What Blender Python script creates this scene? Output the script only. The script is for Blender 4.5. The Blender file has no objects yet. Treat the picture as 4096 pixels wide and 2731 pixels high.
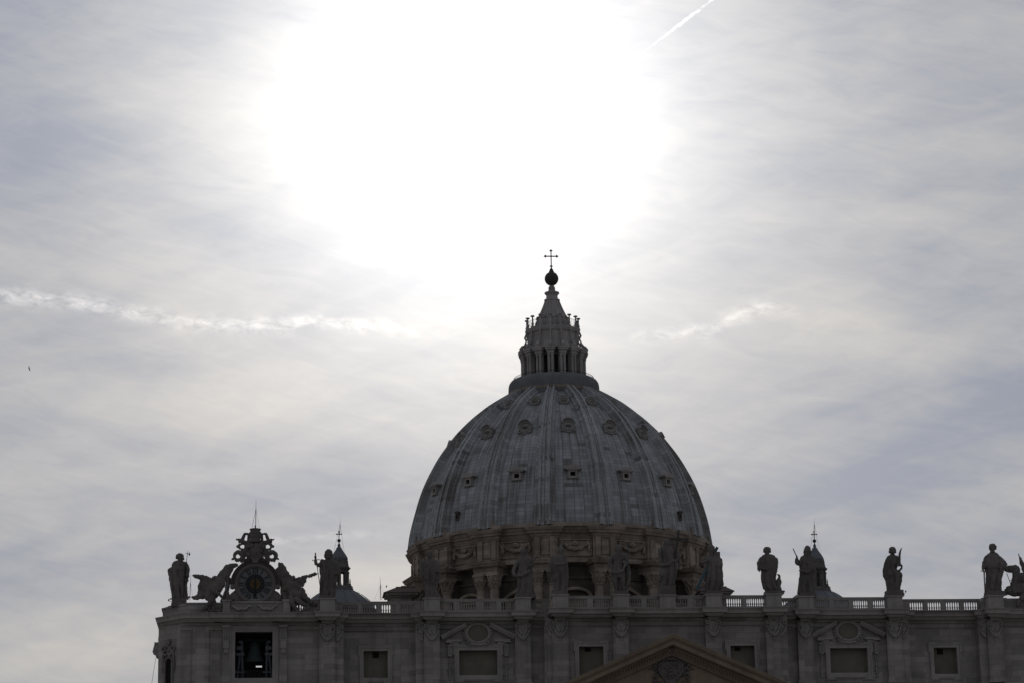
import bpy, bmesh, math, random
from mathutils import Vector, noise, Matrix
random.seed(7)
scene = bpy.context.scene
COL = scene.collection
pi = math.pi

# ------------------------------------------------------------------ camera
FPX = 10703.0
CAM = Vector((-43.99, -300.1, 3.98))
YAW, PIT, ROL = math.radians(5.10), math.radians(13.99), math.radians(-1.01)
_f = Vector((math.sin(YAW)*math.cos(PIT), math.cos(YAW)*math.cos(PIT), math.sin(PIT)))
_r = Vector((math.cos(YAW), -math.sin(YAW), 0))
_u = _r.cross(_f)
RT = math.cos(ROL)*_r + math.sin(ROL)*_u
UP = -math.sin(ROL)*_r + math.cos(ROL)*_u
cam = bpy.data.cameras.new('camera')
cam.sensor_width = 36; cam.lens = FPX/4096*36; cam.clip_start = 1; cam.clip_end = 60000
co = bpy.data.objects.new('camera', cam); COL.objects.link(co)
M3 = Matrix((RT, UP, -_f)).transposed()
co.matrix_world = Matrix.Translation(CAM) @ M3.to_4x4()
scene.camera = co

def ray(px, py):
    return (_f + (px-2048)/FPX*RT - (py-1365.5)/FPX*UP)
def at(px, py, Y):
    d = ray(px, py)
    return CAM + d*((Y-CAM.y)/d.y)
def azel(px, py):
    d = ray(px, py).normalized()
    return math.degrees(math.atan2(d.x, d.y)), math.degrees(math.asin(d.z))

# ------------------------------------------------------------------ sun, sky
scene.view_settings.view_transform = 'Standard'
scene.view_settings.look = 'None'
scene.view_settings.exposure = 0.0
scene.view_settings.gamma = 1.0
SUND = ray(1881, 440).normalized()
SUN_EL = math.asin(SUND.z); SUN_AZ = math.atan2(SUND.x, SUND.y)
sl = bpy.data.lights.new('sun', 'SUN'); sl.energy = 2.5; sl.angle = math.radians(3.0); sl.color = (1, .95, .88)
so = bpy.data.objects.new('sun', sl); COL.objects.link(so)
so.rotation_euler = (-SUND).to_track_quat('-Z', 'Y').to_euler(); so.location = (0, 200, 300)

world = bpy.data.worlds.new('World'); scene.world = world; world.use_nodes = True
wt = world.node_tree; wt.nodes.clear(); WN = wt.nodes; WL = wt.links
def wlink(a, sock):
    if isinstance(a, (int, float)): sock.default_value = a
    else: WL.new(a, sock)
def wm(op, a, b=None, c=None, clamp=False):
    n = WN.new('ShaderNodeMath'); n.operation = op; n.use_clamp = clamp
    wlink(a, n.inputs[0])
    if b is not None: wlink(b, n.inputs[1])
    if c is not None: wlink(c, n.inputs[2])
    return n.outputs[0]
def build_sky():
    tc = WN.new('ShaderNodeTexCoord'); d = tc.outputs['Generated']
    sep = WN.new('ShaderNodeSeparateXYZ'); WL.new(d, sep.inputs[0])
    az = wm('MULTIPLY', wm('ARCTAN2', sep.outputs[0], sep.outputs[1]), 180/pi)
    el = wm('MULTIPLY', wm('ARCSINE', sep.outputs[2]), 180/pi)
    dot = WN.new('ShaderNodeVectorMath'); dot.operation = 'DOT_PRODUCT'
    WL.new(d, dot.inputs[0]); dot.inputs[1].default_value = SUND
    ang = wm('MULTIPLY', wm('ARCCOSINE', wm('MINIMUM', dot.outputs['Value'], 0.9999999)), 180/pi)
    def nz(sx, sy, scale, detail, rough, off=0.0, rot=0.0, dist=0.0):
        c = WN.new('ShaderNodeCombineXYZ')
        cr, sr = math.cos(rot), math.sin(rot)
        a2 = wm('ADD', wm('MULTIPLY', az, cr), wm('MULTIPLY', el, sr))
        e2 = wm('SUBTRACT', wm('MULTIPLY', el, cr), wm('MULTIPLY', az, sr))
        wlink(wm('MULTIPLY', a2, sx), c.inputs[0]); wlink(wm('MULTIPLY', e2, sy), c.inputs[1]); c.inputs[2].default_value = off
        n = WN.new('ShaderNodeTexNoise'); n.inputs['Scale'].default_value = scale; n.inputs['Detail'].default_value = detail
        n.inputs['Roughness'].default_value = rough; n.inputs['Distortion'].default_value = dist
        WL.new(c.outputs[0], n.inputs['Vector']); return n.outputs['Fac']
    n1 = nz(.097, .34, 1.0, 6, .55, 3.1, -.12, .4)
    n2 = nz(.28, 1.05, 1.0, 5, .55, 9.7, .25, .5)
    n4 = nz(.65, 2.75, 1.0, 4, .6, 5.2, -.2, .8)
    def blob(x, y, rx, ry, rot=0):
        a0, e0 = azel(x*1.7415, y*1.7415)
        k = 1.7415/FPX*180/pi
        da = wm('SUBTRACT', az, a0); de = wm('SUBTRACT', el, e0)
        cr, sr = math.cos(rot), math.sin(rot)
        u = wm('DIVIDE', wm('ADD', wm('MULTIPLY', da, cr), wm('MULTIPLY', de, sr)), rx*k)
        v = wm('DIVIDE', wm('SUBTRACT', wm('MULTIPLY', de, cr), wm('MULTIPLY', da, sr)), ry*k)
        r2 = wm('ADD', wm('MULTIPLY', u, u), wm('MULTIPLY', v, v))
        return wm('POWER', 2.718, wm('MULTIPLY', r2, -1.0))
    # cloud density t: 0 thin blue-grey veil, 1 thick whitish veil
    t = wm('ADD', wm('MULTIPLY', wm('SUBTRACT', n1, .5), 1.5), .52)
    t = wm('ADD', t, wm('MULTIPLY', wm('SUBTRACT', n2, .5), .95))
    t = wm('ADD', t, wm('MULTIPLY', wm('SUBTRACT', n4, .5), .6))
    for (x, y, rx, ry, rot, a) in BLOBS:
        t = wm('ADD', t, wm('MULTIPLY', blob(x, y, rx, ry, rot), a))
    tcl = wm('MINIMUM', wm('MAXIMUM', t, 0.0), 1.25)
    mx = WN.new('ShaderNodeMix'); mx.data_type = 'RGBA'; mx.clamp_factor = False
    WL.new(tcl, mx.inputs['Factor'])
    mx.inputs['A'].default_value = (.242, .281, .368, 1); mx.inputs['B'].default_value = (.482, .478, .484, 1)
    # forward scattering: the veil is brightest round the sun and dimmer away from it
    fs = wm('ADD', .74, wm('MULTIPLY', wm('POWER', 2.718, wm('MULTIPLY', wm('MAXIMUM', wm('SUBTRACT', ang, 11.0), 0.0), -1/26.0)), .26))
    g = wm('MULTIPLY', wm('POWER', 2.718, wm('MULTIPLY', wm('POWER', wm('DIVIDE', ang, 5.25), 2.0), -1.0)), 1.0)
    g2 = wm('MULTIPLY', wm('POWER', 2.718, wm('DIVIDE', ang, -2.75)), 1.8)
    glow = wm('MULTIPLY', wm('ADD', wm('MULTIPLY', g, .42), g2), wm('ADD', .84, wm('MULTIPLY', tcl, .22)))
    # cloud ribbons
    def ribbon(pts, width, amp, seed):
        P = [azel(x*1.7415, y*1.7415) for x, y in pts]
        a0, a1 = P[0][0], P[-1][0]; e0 = min(p[1] for p in P)-.3; e1 = max(p[1] for p in P)+.3
        fac = wm('DIVIDE', wm('SUBTRACT', az, a0), a1-a0)
        cr = WN.new('ShaderNodeValToRGB'); cr.color_ramp.interpolation = 'EASE'
        for i, p in enumerate(P):
            pos = (p[0]-a0)/(a1-a0); v = (p[1]-e0)/(e1-e0)
            if i == 0: q = cr.color_ramp.elements[0]; q.position = pos
            elif i == len(P)-1: q = cr.color_ramp.elements[-1]; q.position = 1.0
            else: q = cr.color_ramp.elements.new(pos)
            q.color = (v, v, v, 1)
        wlink(fac, cr.inputs[0])
        elc = wm('ADD', wm('MULTIPLY', cr.outputs[0], e1-e0), e0)
        nn = nz(2.3, 4.6, 1.0, 8, .66, seed, -.1, .35); nb = nz(.73, 1.2, 1, 2, .5, seed+4, 0, 0)
        dd = wm('SUBTRACT', el, wm('ADD', elc, wm('MULTIPLY', wm('SUBTRACT', nb, .5), .16)))
        # sharper lower edge, feathered top
        w = wm('DIVIDE', dd, width)
        core = wm('POWER', 2.718, wm('MULTIPLY', wm('MULTIPLY', w, w), -1.0))
        tex = wm('MAXIMUM', wm('MULTIPLY', wm('SUBTRACT', nn, .39), 3.8), 0.0, clamp=False)
        ends = wm('MULTIPLY', wm('MULTIPLY', fac, 9.0, clamp=True), wm('MULTIPLY', wm('SUBTRACT', 1.0, fac), 5.0, clamp=True))
        if pts[0][0] <= 0: ends = wm('MULTIPLY', wm('SUBTRACT', 1.0, fac), 5.0, clamp=True)
        return wm('MULTIPLY', wm('MULTIPLY', wm('MULTIPLY', core, tex), ends), amp)
    rib = wm('ADD', ribbon([(-60, 676), (60, 684), (160, 692), (300, 716), (430, 740), (560, 748), (640, 750), (740, 736), (850, 750), (960, 762), (1040, 770)], .17, .36, 2.0),
             ribbon([(1440, 775), (1540, 770), (1620, 762), (1690, 724), (1760, 708), (1850, 712)], .17, .27, 33.7))
    rib = wm('ADD', rib, ribbon([(520, 1246), (640, 1240), (740, 1232), (830, 1226), (920, 1232)], .085, .12, 51.0))
    add = glow
    vs = WN.new('ShaderNodeVectorMath'); vs.operation = 'SCALE'; WL.new(mx.outputs['Result'], vs.inputs[0]); wlink(fs, vs.inputs['Scale'])
    gc = WN.new('ShaderNodeVectorMath'); gc.operation = 'SCALE'; gc.inputs[0].default_value = (1.0, .987, .955); wlink(add, gc.inputs['Scale'])
    sm = WN.new('ShaderNodeVectorMath'); sm.operation = 'ADD'; WL.new(vs.outputs[0], sm.inputs[0]); WL.new(gc.outputs[0], sm.inputs[1])
    rc = WN.new('ShaderNodeVectorMath'); rc.operation = 'SCALE'; rc.inputs[0].default_value = (1.0, .93, .83); wlink(rib, rc.inputs['Scale'])
    s2 = WN.new('ShaderNodeVectorMath'); s2.operation = 'ADD'; WL.new(sm.outputs[0], s2.inputs[0]); WL.new(rc.outputs[0], s2.inputs[1]); sm = s2
    sky = WN.new('ShaderNodeTexSky'); sky.sky_type = 'NISHITA'; sky.sun_disc = False
    sky.sun_elevation = SUN_EL; sky.sun_rotation = SUN_AZ
    bg1 = WN.new('ShaderNodeBackground'); WL.new(sky.outputs[0], bg1.inputs[0]); bg1.inputs[1].default_value = SKY_K
    bg2 = WN.new('ShaderNodeBackground'); WL.new(sm.outputs[0], bg2.inputs[0]); bg2.inputs[1].default_value = 1.0
    mixs = WN.new('ShaderNodeMixShader'); mixs.inputs[0].default_value = .9   # nine tenths of the blue is veiled by cirrostratus
    WL.new(bg1.outputs[0], mixs.inputs[1]); WL.new(bg2.outputs[0], mixs.inputs[2])
    out = WN.new('ShaderNodeOutputWorld'); WL.new(mixs.outputs[0], out.inputs[0])
SKY_K = .05
BLOBS = [(40, 330, 260, 210, 0, -.45), (150, 835, 420, 55, -.05, -.3), (480, 930, 450, 85, -.12, .35), (250, 1290, 560, 95, 0, -.35),
         (120, 1480, 300, 70, 0, .45), (860, 1340, 260, 50, 0, .5), (2150, 985, 420, 130, .28, -.65), (1980, 1120, 480, 55, .03, -.3),
         (1950, 720, 420, 90, -.75, .25), (2250, 150, 300, 200, 0, -.15), (300, 620, 300, 60, -.1, .15), (2050, 1260, 500, 70, .05, -.2), (780, 1060, 260, 120, -.1, -.35)]
build_sky()

# ------------------------------------------------------------------ materials
def mat_base(name):
    m = bpy.data.materials.new(name); m.use_nodes = True
    nt = m.node_tree; b = nt.nodes['Principled BSDF']
    return m, nt, b
def mathn(nt, op, a, b=None, clamp=False):
    n = nt.nodes.new('ShaderNodeMath'); n.operation = op; n.use_clamp = clamp
    for i, v in enumerate((a, b)):
        if v is None: continue
        if isinstance(v, (int, float)): n.inputs[i].default_value = v
        else: nt.links.new(v, n.inputs[i])
    return n.outputs[0]
def noise_n(nt, vec, scale, detail=4, rough=.6, dist=0):
    n = nt.nodes.new('ShaderNodeTexNoise'); n.inputs['Scale'].default_value = scale; n.inputs['Detail'].default_value = detail
    n.inputs['Roughness'].default_value = rough; n.inputs['Distortion'].default_value = dist
    if vec is not None: nt.links.new(vec, n.inputs['Vector'])
    return n.outputs['Fac']
def mapn(nt, vec, sc):
    n = nt.nodes.new('ShaderNodeMapping'); n.inputs['Scale'].default_value = sc; nt.links.new(vec, n.inputs['Vector']); return n.outputs[0]
def mixc(nt, f, a, b, mode='MIX'):
    n = nt.nodes.new('ShaderNodeMix'); n.data_type = 'RGBA'; n.blend_type = mode
    for s, v in (('Factor', f), ('A', a), ('B', b)):
        if isinstance(v, (int, float)): n.inputs[s].default_value = v
        elif isinstance(v, tuple): n.inputs[s].default_value = (*v, 1)
        else: nt.links.new(v, n.inputs[s])
    return n.outputs['Result']
def ramp(nt, fac, lo, hi):
    n = nt.nodes.new('ShaderNodeMapRange'); n.inputs['From Min'].default_value = lo; n.inputs['From Max'].default_value = hi; n.clamp = True
    nt.links.new(fac, n.inputs['Value']); return n.outputs['Result']
def stone(name, base, var=.25, block=None, streak=.3, bump=.25, grime=(.06, .052, .045)):
    m, nt, b = mat_base(name)
    geo = nt.nodes.new('ShaderNodeNewGeometry'); pos = geo.outputs['Position']
    n1 = noise_n(nt, pos, .35, 5, .6); n2 = noise_n(nt, pos, 3.0, 5, .65)
    lo = tuple(c*(1-var) for c in base); hi = tuple(min(1, c*(1+var)) for c in base)
    col = mixc(nt, ramp(nt, n1, .3, .7), lo, hi)
    col = mixc(nt, mathn(nt, 'MULTIPLY', ramp(nt, n2, .35, .75), .35), col, tuple(c*.7 for c in base))
    if block:
        sx = nt.nodes.new('ShaderNodeSeparateXYZ'); nt.links.new(pos, sx.inputs[0])
        cb = nt.nodes.new('ShaderNodeCombineXYZ'); nt.links.new(mathn(nt, 'ADD', sx.outputs[0], mathn(nt, 'MULTIPLY', sx.outputs[1], .37)), cb.inputs[0]); nt.links.new(sx.outputs[2], cb.inputs[1])
        br = nt.nodes.new('ShaderNodeTexBrick'); nt.links.new(cb.outputs[0], br.inputs['Vector'])
        br.inputs['Scale'].default_value = 1.0; br.inputs['Brick Width'].default_value = block[0]; br.inputs['Row Height'].default_value = block[1]
        br.inputs['Mortar Size'].default_value = .012; br.inputs['Mortar Smooth'].default_value = .3; br.inputs['Bias'].default_value = -.25
        br.inputs['Color1'].default_value = (.80, .80, .80, 1); br.inputs['Color2'].default_value = (1.22, 1.22, 1.25, 1); br.inputs['Mortar'].default_value = (.62, .6, .58, 1)
        col = mixc(nt, 1.0, col, br.outputs['Color'], 'MULTIPLY')
    st = noise_n(nt, mapn(nt, pos, (1.6, 1.6, .12)), 1.0, 5, .65)
    col = mixc(nt, mathn(nt, 'MULTIPLY', ramp(nt, st, .52, .78), streak), col, grime)
    nt.links.new(col, b.inputs['Base Color']); b.inputs['Roughness'].default_value = .9
    b.inputs['Specular IOR Level'].default_value = .2
    bp = nt.nodes.new('ShaderNodeBump'); bp.inputs['Strength'].default_value = bump; bp.inputs['Distance'].default_value = .05
    nt.links.new(n2, bp.inputs['Height']); nt.links.new(bp.outputs[0], b.inputs['Normal'])
    return m
TRAV = stone('travertine_blocks', (.265, .243, .226), .2, (1.9, .62), .35)
TRIM = stone('travertine_trim', (.27, .249, .234), .18, None, .4)
RECS = stone('travertine_weathered', (.21, .19, .175), .25, (1.9, .62), .5)
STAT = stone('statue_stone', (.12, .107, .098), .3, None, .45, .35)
PEDI = stone('pediment_stone', (.225, .172, .125), .22, None, .4)
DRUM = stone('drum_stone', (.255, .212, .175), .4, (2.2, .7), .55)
DRUMD = stone('drum_stone_shade_and_dirt', (.12, .10, .086), .3, (2.2, .7), .55)  # darker copy of the drum stone: recess shade and dirt put into its colour
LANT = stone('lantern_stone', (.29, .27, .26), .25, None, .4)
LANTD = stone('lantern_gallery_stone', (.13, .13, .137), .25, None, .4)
CUPS = stone('cupola_stone', (.115, .105, .1), .25, None, .4)
DARKROOF = stone('terracotta_roof', (.085, .065, .06), .3, None, .2)
def plain(name, c, rough=.6, metal=0.0, nsc=2.0, var=.2):
    m, nt, b = mat_base(name)
    geo = nt.nodes.new('ShaderNodeNewGeometry')
    n = noise_n(nt, geo.outputs['Position'], nsc, 5, .6)
    col = mixc(nt, ramp(nt, n, .3, .7), tuple(x*(1-var) for x in c), tuple(x*(1+var) for x in c))
    nt.links.new(col, b.inputs['Base Color']); b.inputs['Roughness'].default_value = rough; b.inputs['Metallic'].default_value = metal
    b.inputs['Specular IOR Level'].default_value = .12
    return m
BRONZE = plain('dark_bronze', (.05, .048, .045), .6)
IRON = plain('iron', (.03, .03, .03), .7)
BOARD = plain('window_board', (.13, .122, .098), .8, 0, .8, .12)
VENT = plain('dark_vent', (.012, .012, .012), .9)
DIAL = plain('dial_enamel', (.125, .127, .131), .8, 0, 1.5, .08)
BLUE = plain('dial_blue', (.022, .022, .027), .6)
GOLD = plain('dial_gilt', (.07, .047, .02), .5)
BLACK = plain('numeral_black', (.018, .018, .02), .6)
BELLM = plain('bell_bronze', (.06, .075, .075), .5)
STEEL = plain('frame_steel', (.16, .17, .185), .6)
PATINA = plain('bronze_patina', (.05, .085, .095), .6)
GROUND = plain('paving', (.24, .23, .215), .9, 0, .3, .25)
def lead_mat(name, base, uv=True, su=1.0, sv=1.0):
    m, nt, b = mat_base(name)
    if uv:
        t = nt.nodes.new('ShaderNodeUVMap'); vec = t.outputs[0]
    else:
        geo = nt.nodes.new('ShaderNodeNewGeometry'); vec = geo.outputs['Position']
    geo2 = nt.nodes.new('ShaderNodeNewGeometry'); pos = geo2.outputs['Position']
    n1 = noise_n(nt, pos, .25, 5, .6)
    col = mixc(nt, ramp(nt, n1, .3, .7), tuple(c*.85 for c in base), tuple(c*1.15 for c in base))
    if uv:
        br = nt.nodes.new('ShaderNodeTexBrick'); nt.links.new(vec, br.inputs['Vector'])
        br.offset = 0.0; br.inputs['Scale'].default_value = 1; br.inputs['Brick Width'].default_value = 1.545; br.inputs['Row Height'].default_value = .62
        br.inputs['Mortar Size'].default_value = .03; br.inputs['Mortar Smooth'].default_value = .4; br.inputs['Bias'].default_value = 0
        br.inputs['Color1'].default_value = (.8, .8, .8, 1); br.inputs['Color2'].default_value = (1.18, 1.18, 1.2, 1); br.inputs['Mortar'].default_value = (.62, .57, .53, 1)
        col = mixc(nt, 1.0, col, br.outputs['Color'], 'MULTIPLY')
        sq = nt.nodes.new('ShaderNodeSeparateXYZ'); nt.links.new(vec, sq.inputs[0])
        fr_ = mathn(nt, 'FRACT', mathn(nt, 'DIVIDE', sq.outputs[0], 1.545)); sm_ = mathn(nt, 'MULTIPLY', mathn(nt, 'LESS_THAN', fr_, .085), .55)
        col = mixc(nt, sm_, col, (.075, .068, .062))
        # replaced / oxidised sheets: sparse dark cells
        sn = nt.nodes.new('ShaderNodeTexWhiteNoise'); sn.noise_dimensions = '2D'
        sp = nt.nodes.new('ShaderNodeSeparateXYZ'); nt.links.new(vec, sp.inputs[0])
        cb = nt.nodes.new('ShaderNodeCombineXYZ')
        nt.links.new(mathn(nt, 'FLOOR', mathn(nt, 'DIVIDE', sp.outputs[0], 1.545)), cb.inputs[0]); nt.links.new(mathn(nt, 'FLOOR', mathn(nt, 'DIVIDE', sp.outputs[1], .62)), cb.inputs[1])
        nt.links.new(cb.outputs[0], sn.inputs[0])
        col = mixc(nt, mathn(nt, 'MULTIPLY', ramp(nt, sn.outputs['Value'], .955, .965), .55), col, (.045, .04, .036))
        # rust and soot runs down the slope
        st = noise_n(nt, mapn(nt, vec, (1.5, .09, 1)), 1.0, 6, .7, .2)
        patch = noise_n(nt, mapn(nt, vec, (.16, .10, 1)), 1.0, 3, .6)
        k = mathn(nt, 'MULTIPLY', ramp(nt, st, .44, .60), ramp(nt, patch, .32, .55))
        col = mixc(nt, mathn(nt, 'MULTIPLY', k, .7), col, (.08, .06, .047))
        st2 = noise_n(nt, mapn(nt, vec, (2.2, .2, 1)), 1.0, 4, .6)
        col = mixc(nt, mathn(nt, 'MULTIPLY', ramp(nt, st2, .55, .75), .35), col, (.36, .385, .41))
        bp = nt.nodes.new('ShaderNodeBump'); bp.inputs['Strength'].default_value = .35; bp.inputs['Distance'].default_value = .08
        nt.links.new(br.outputs['Fac'], bp.inputs['Height']); bp.invert = True; nt.links.new(bp.outputs[0], b.inputs['Normal'])
    nt.links.new(col, b.inputs['Base Color']); b.inputs['Roughness'].default_value = .62; b.inputs['Specular IOR Level'].default_value = .35
    return m
LEAD = lead_mat('lead_sheet', (.265, .274, .285))
LEADR = lead_mat('lead_rib', (.32, .328, .335))
LEADP = lead_mat('lead_plain', (.10, .108, .12), False)

# ------------------------------------------------------------------ mesh helpers
class MB:
    def __init__(s): s.v = []; s.f = []; s.uv = None
    def add(s, vs, fs):
        n = len(s.v); s.v += [tuple(v) for v in vs]; s.f += [tuple(i+n for i in f) for f in fs]; return s
    def box(s, x0, x1, y0, y1, z0, z1):
        return s.add([(x0, y0, z0), (x1, y0, z0), (x1, y1, z0), (x0, y1, z0), (x0, y0, z1), (x1, y0, z1), (x1, y1, z1), (x0, y1, z1)],
                     [(0, 3, 2, 1), (4, 5, 6, 7), (0, 1, 5, 4), (1, 2, 6, 5), (2, 3, 7, 6), (3, 0, 4, 7)])
    def prism(s, pts, y0, y1):           # pts (x, z), counter-clockwise seen from -Y
        n = len(pts)
        v = [(x, y0, z) for x, z in pts]+[(x, y1, z) for x, z in pts]
        f = [tuple(range(n)), tuple(range(2*n-1, n-1, -1))]+[(i, i+n, (i+1) % n+n, (i+1) % n) for i in range(n)]
        return s.add(v, f)
    def tube(s, pts, rad, n=8, cap=True, flat=1.0, flatax=None):
        pts = [Vector(p) for p in pts]; m = len(pts)
        if isinstance(rad, (int, float)): rad = [rad]*m
        rings = []; a = None
        for i in range(m):
            t = (pts[min(i+1, m-1)]-pts[max(i-1, 0)]).normalized()
            if a is None: a = (Vector((0, 1, 0)) if abs(t.y) < .9 else Vector((1, 0, 0)))
            a = (a-t*a.dot(t)).normalized(); b = t.cross(a)
            rings.append([pts[i]+(a*math.cos(q)*flat+b*math.sin(q))*rad[i] for q in (2*pi*k/n for k in range(n))])
        v = [p for r in rings for p in r]; f = []
        for i in range(m-1):
            for k in range(n):
                f.append((i*n+k, i*n+(k+1) % n, (i+1)*n+(k+1) % n, (i+1)*n+k))
        if cap: f += [tuple(range(n-1, -1, -1)), tuple(range((m-1)*n, m*n))]
        return s.add(v, f)
    def lathe(s, prof, c=(0, 0, 0), n=24, a0=0, a1=2*pi, cap=True):
        full = abs(a1-a0-2*pi) < 1e-6; k = n if full else n+1
        v = []; f = []
        for r, z in prof:
            for i in range(k):
                a = a0+(a1-a0)*i/n; v.append((c[0]+r*math.sin(a), c[1]-r*math.cos(a), c[2]+z))
        for j in range(len(prof)-1):
            for i in range(n):
                i2 = (i+1) % k
                f.append((j*k+i, j*k+i2, (j+1)*k+i2, (j+1)*k+i))
        if cap and full:
            if prof[0][0] > 1e-4: f.append(tuple(range(k-1, -1, -1)))
            if prof[-1][0] > 1e-4: f.append(tuple(range((len(prof)-1)*k, len(prof)*k)))
        return s.add(v, f)
    def ell(s, c, rx, ry, rz, n=12, m=8):
        c = Vector(c); v = [c+Vector((0, 0, -rz))]
        for j in range(1, m):
            t = -pi/2+pi*j/m
            for i in range(n):
                a = 2*pi*i/n; v.append(c+Vector((rx*math.cos(t)*math.cos(a), ry*math.cos(t)*math.sin(a), rz*math.sin(t))))
        v.append(c+Vector((0, 0, rz))); f = []
        for i in range(n): f.append((0, 1+(i+1) % n, 1+i))
        for j in range(m-2):
            for i in range(n): f.append((1+j*n+i, 1+j*n+(i+1) % n, 1+(j+1)*n+(i+1) % n, 1+(j+1)*n+i))
        L = len(v)-1
        for i in range(n): f.append((L, 1+(m-2)*n+i, 1+(m-2)*n+(i+1) % n))
        return s.add(v, f)
    def torus(s, c, R, r, n=24, m=8, a0=0, a1=2*pi, rd=None, sq=1.0):    # in the XZ plane; sq stretches x
        rd = rd or r; full = abs(a1-a0-2*pi) < 1e-6
        pts = []; k = n if full else n+1; v = []; f = []
        for i in range(k):
            a = a0+(a1-a0)*i/n
            for j in range(m):
                b = 2*pi*j/m; q = R+r*math.cos(b)
                v.append((c[0]+q*math.cos(a)*sq, c[1]+rd*math.sin(b), c[2]+q*math.sin(a)))
        for i in range(n):
            i2 = (i+1) % k
            for j in range(m): f.append((i*m+j, i2*m+j, i2*m+(j+1) % m, i*m+(j+1) % m))
        if not full: f += [tuple(range(m)), tuple(range((k-1)*m+m-1, (k-1)*m-1, -1))]
        return s.add(v, f)
    def sweep(s, path, prof, closed=False):   # path (x,y) with outside on its right; prof (out,z)
        P = [Vector(p) for p in path]; n = len(P); off = []
        for i in range(n):
            d1 = (P[i]-P[i-1]).normalized() if (i > 0 or closed) else None
            d2 = (P[(i+1) % n]-P[i]).normalized() if (i < n-1 or closed) else None
            d1 = d1 or d2; d2 = d2 or d1
            n1 = Vector((d1.y, -d1.x)); n2 = Vector((d2.y, -d2.x)); b = n1+n2
            if b.length < 1e-6: b = n1
            b = b.normalized(); off.append(b/max(.3, b.dot(n1)))
        m = len(prof); v = []; f = []
        for i in range(n):
            for o, z in prof: v.append((P[i].x+off[i].x*o, P[i].y+off[i].y*o, z))
        for i in range(n if closed else n-1):
            i2 = (i+1) % n
            for j in range(m-1): f.append((i*m+j, i2*m+j, i2*m+j+1, i*m+j+1))
        return s.add(v, f)
    def xf(s, fn): s.v = [tuple(fn(Vector(p))) for p in s.v]; return s

def root_loc(o):
    v = Vector((0, 0, 0))
    while o is not None: v = v+o.location; o = o.parent
    return v
def obj(name, mb, mat, parent=None, smooth=False, loc=None, auto=None):
    base = root_loc(parent) if parent is not None else (Vector(loc) if loc is not None else Vector((0, 0, 0)))
    me = bpy.data.meshes.new(name)
    me.from_pydata([tuple(Vector(p)-base) for p in mb.v], [], mb.f)
    me.update()
    if mb.uv:
        ul = me.uv_layers.new(name='UVMap')
        for l in me.loops: ul.data[l.index].uv = mb.uv[l.vertex_index]
    bm = bmesh.new(); bm.from_mesh(me); bmesh.ops.recalc_face_normals(bm, faces=bm.faces); bm.to_mesh(me); bm.free()
    if smooth: me.polygons.foreach_set('use_smooth', [True]*len(me.polygons))
    me.materials.append(mat)
    o = bpy.data.objects.new(name, me); COL.objects.link(o)
    if parent is not None: o.parent = parent
    else: o.location = base
    if auto and smooth:
        try: me.set_sharp_from_angle(angle=math.radians(auto))
        except Exception: pass
    return o
def thing(name, label, cat, loc=(0, 0, 0), group=None):
    o = bpy.data.objects.new(name, None); COL.objects.link(o); o.location = loc; o.empty_display_size = .5
    o['label'] = label; o['category'] = cat
    if group: o['group'] = group
    return o
def tag(o, label, cat, group=None):
    o['label'] = label; o['category'] = cat
    if group: o['group'] = group
    return o
def copy_part(o, parent, loc):
    c = o.copy(); COL.objects.link(c); c.parent = parent; c.location = loc; return c

# ------------------------------------------------------------------ ground
g = obj('ground', MB().add([(-9000, -9000, 2.3), (9000, -9000, 2.3), (9000, 9000, 2.3), (-9000, 9000, 2.3)], [(0, 1, 2, 3)]), GROUND)
g['kind'] = 'structure'

# ------------------------------------------------------------------ facade
FAC = thing('basilica_facade', 'long travertine attic facade with pilasters and boarded windows below the dome', 'church facade', (0, 2, 0))
ZT, ZC, ZS, ZB = 49.42, 47.85, 46.9, 39.55      # statue base, cornice top, soffit, attic base
WC, WO, WR, WB = 1.4, 3.4, 4.6, 3.4             # wall planes: centre, outer, recessed bay, bell bay
XC, XR0, XR1, XE = 13.9, 28.4, 36.6, 54.9

def wall_panel(mb, x0, x1, Y, z0, z1, holes, depth=.9):
    xs = sorted({x0, x1, *[h[0] for h in holes], *[h[1] for h in holes]}); zs = sorted({z0, z1, *[h[2] for h in holes], *[h[3] for h in holes]})
    for i in range(len(xs)-1):
        for j in range(len(zs)-1):
            cx, cz = (xs[i]+xs[i+1])/2, (zs[j]+zs[j+1])/2
            if any(h[0] < cx < h[1] and h[2] < cz < h[3] for h in holes): continue
            mb.add([(xs[i], Y, zs[j]), (xs[i+1], Y, zs[j]), (xs[i+1], Y, zs[j+1]), (xs[i], Y, zs[j+1])], [(0, 1, 2, 3)])
    for a, b, c, d in holes:
        mb.add([(a, Y, c), (b, Y, c), (b, Y, d), (a, Y, d), (a, Y+depth, c), (b, Y+depth, c), (b, Y+depth, d), (a, Y+depth, d)],
               [(0, 4, 5, 1), (1, 5, 6, 2), (2, 6, 7, 3), (3, 7, 4, 0)])
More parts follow.
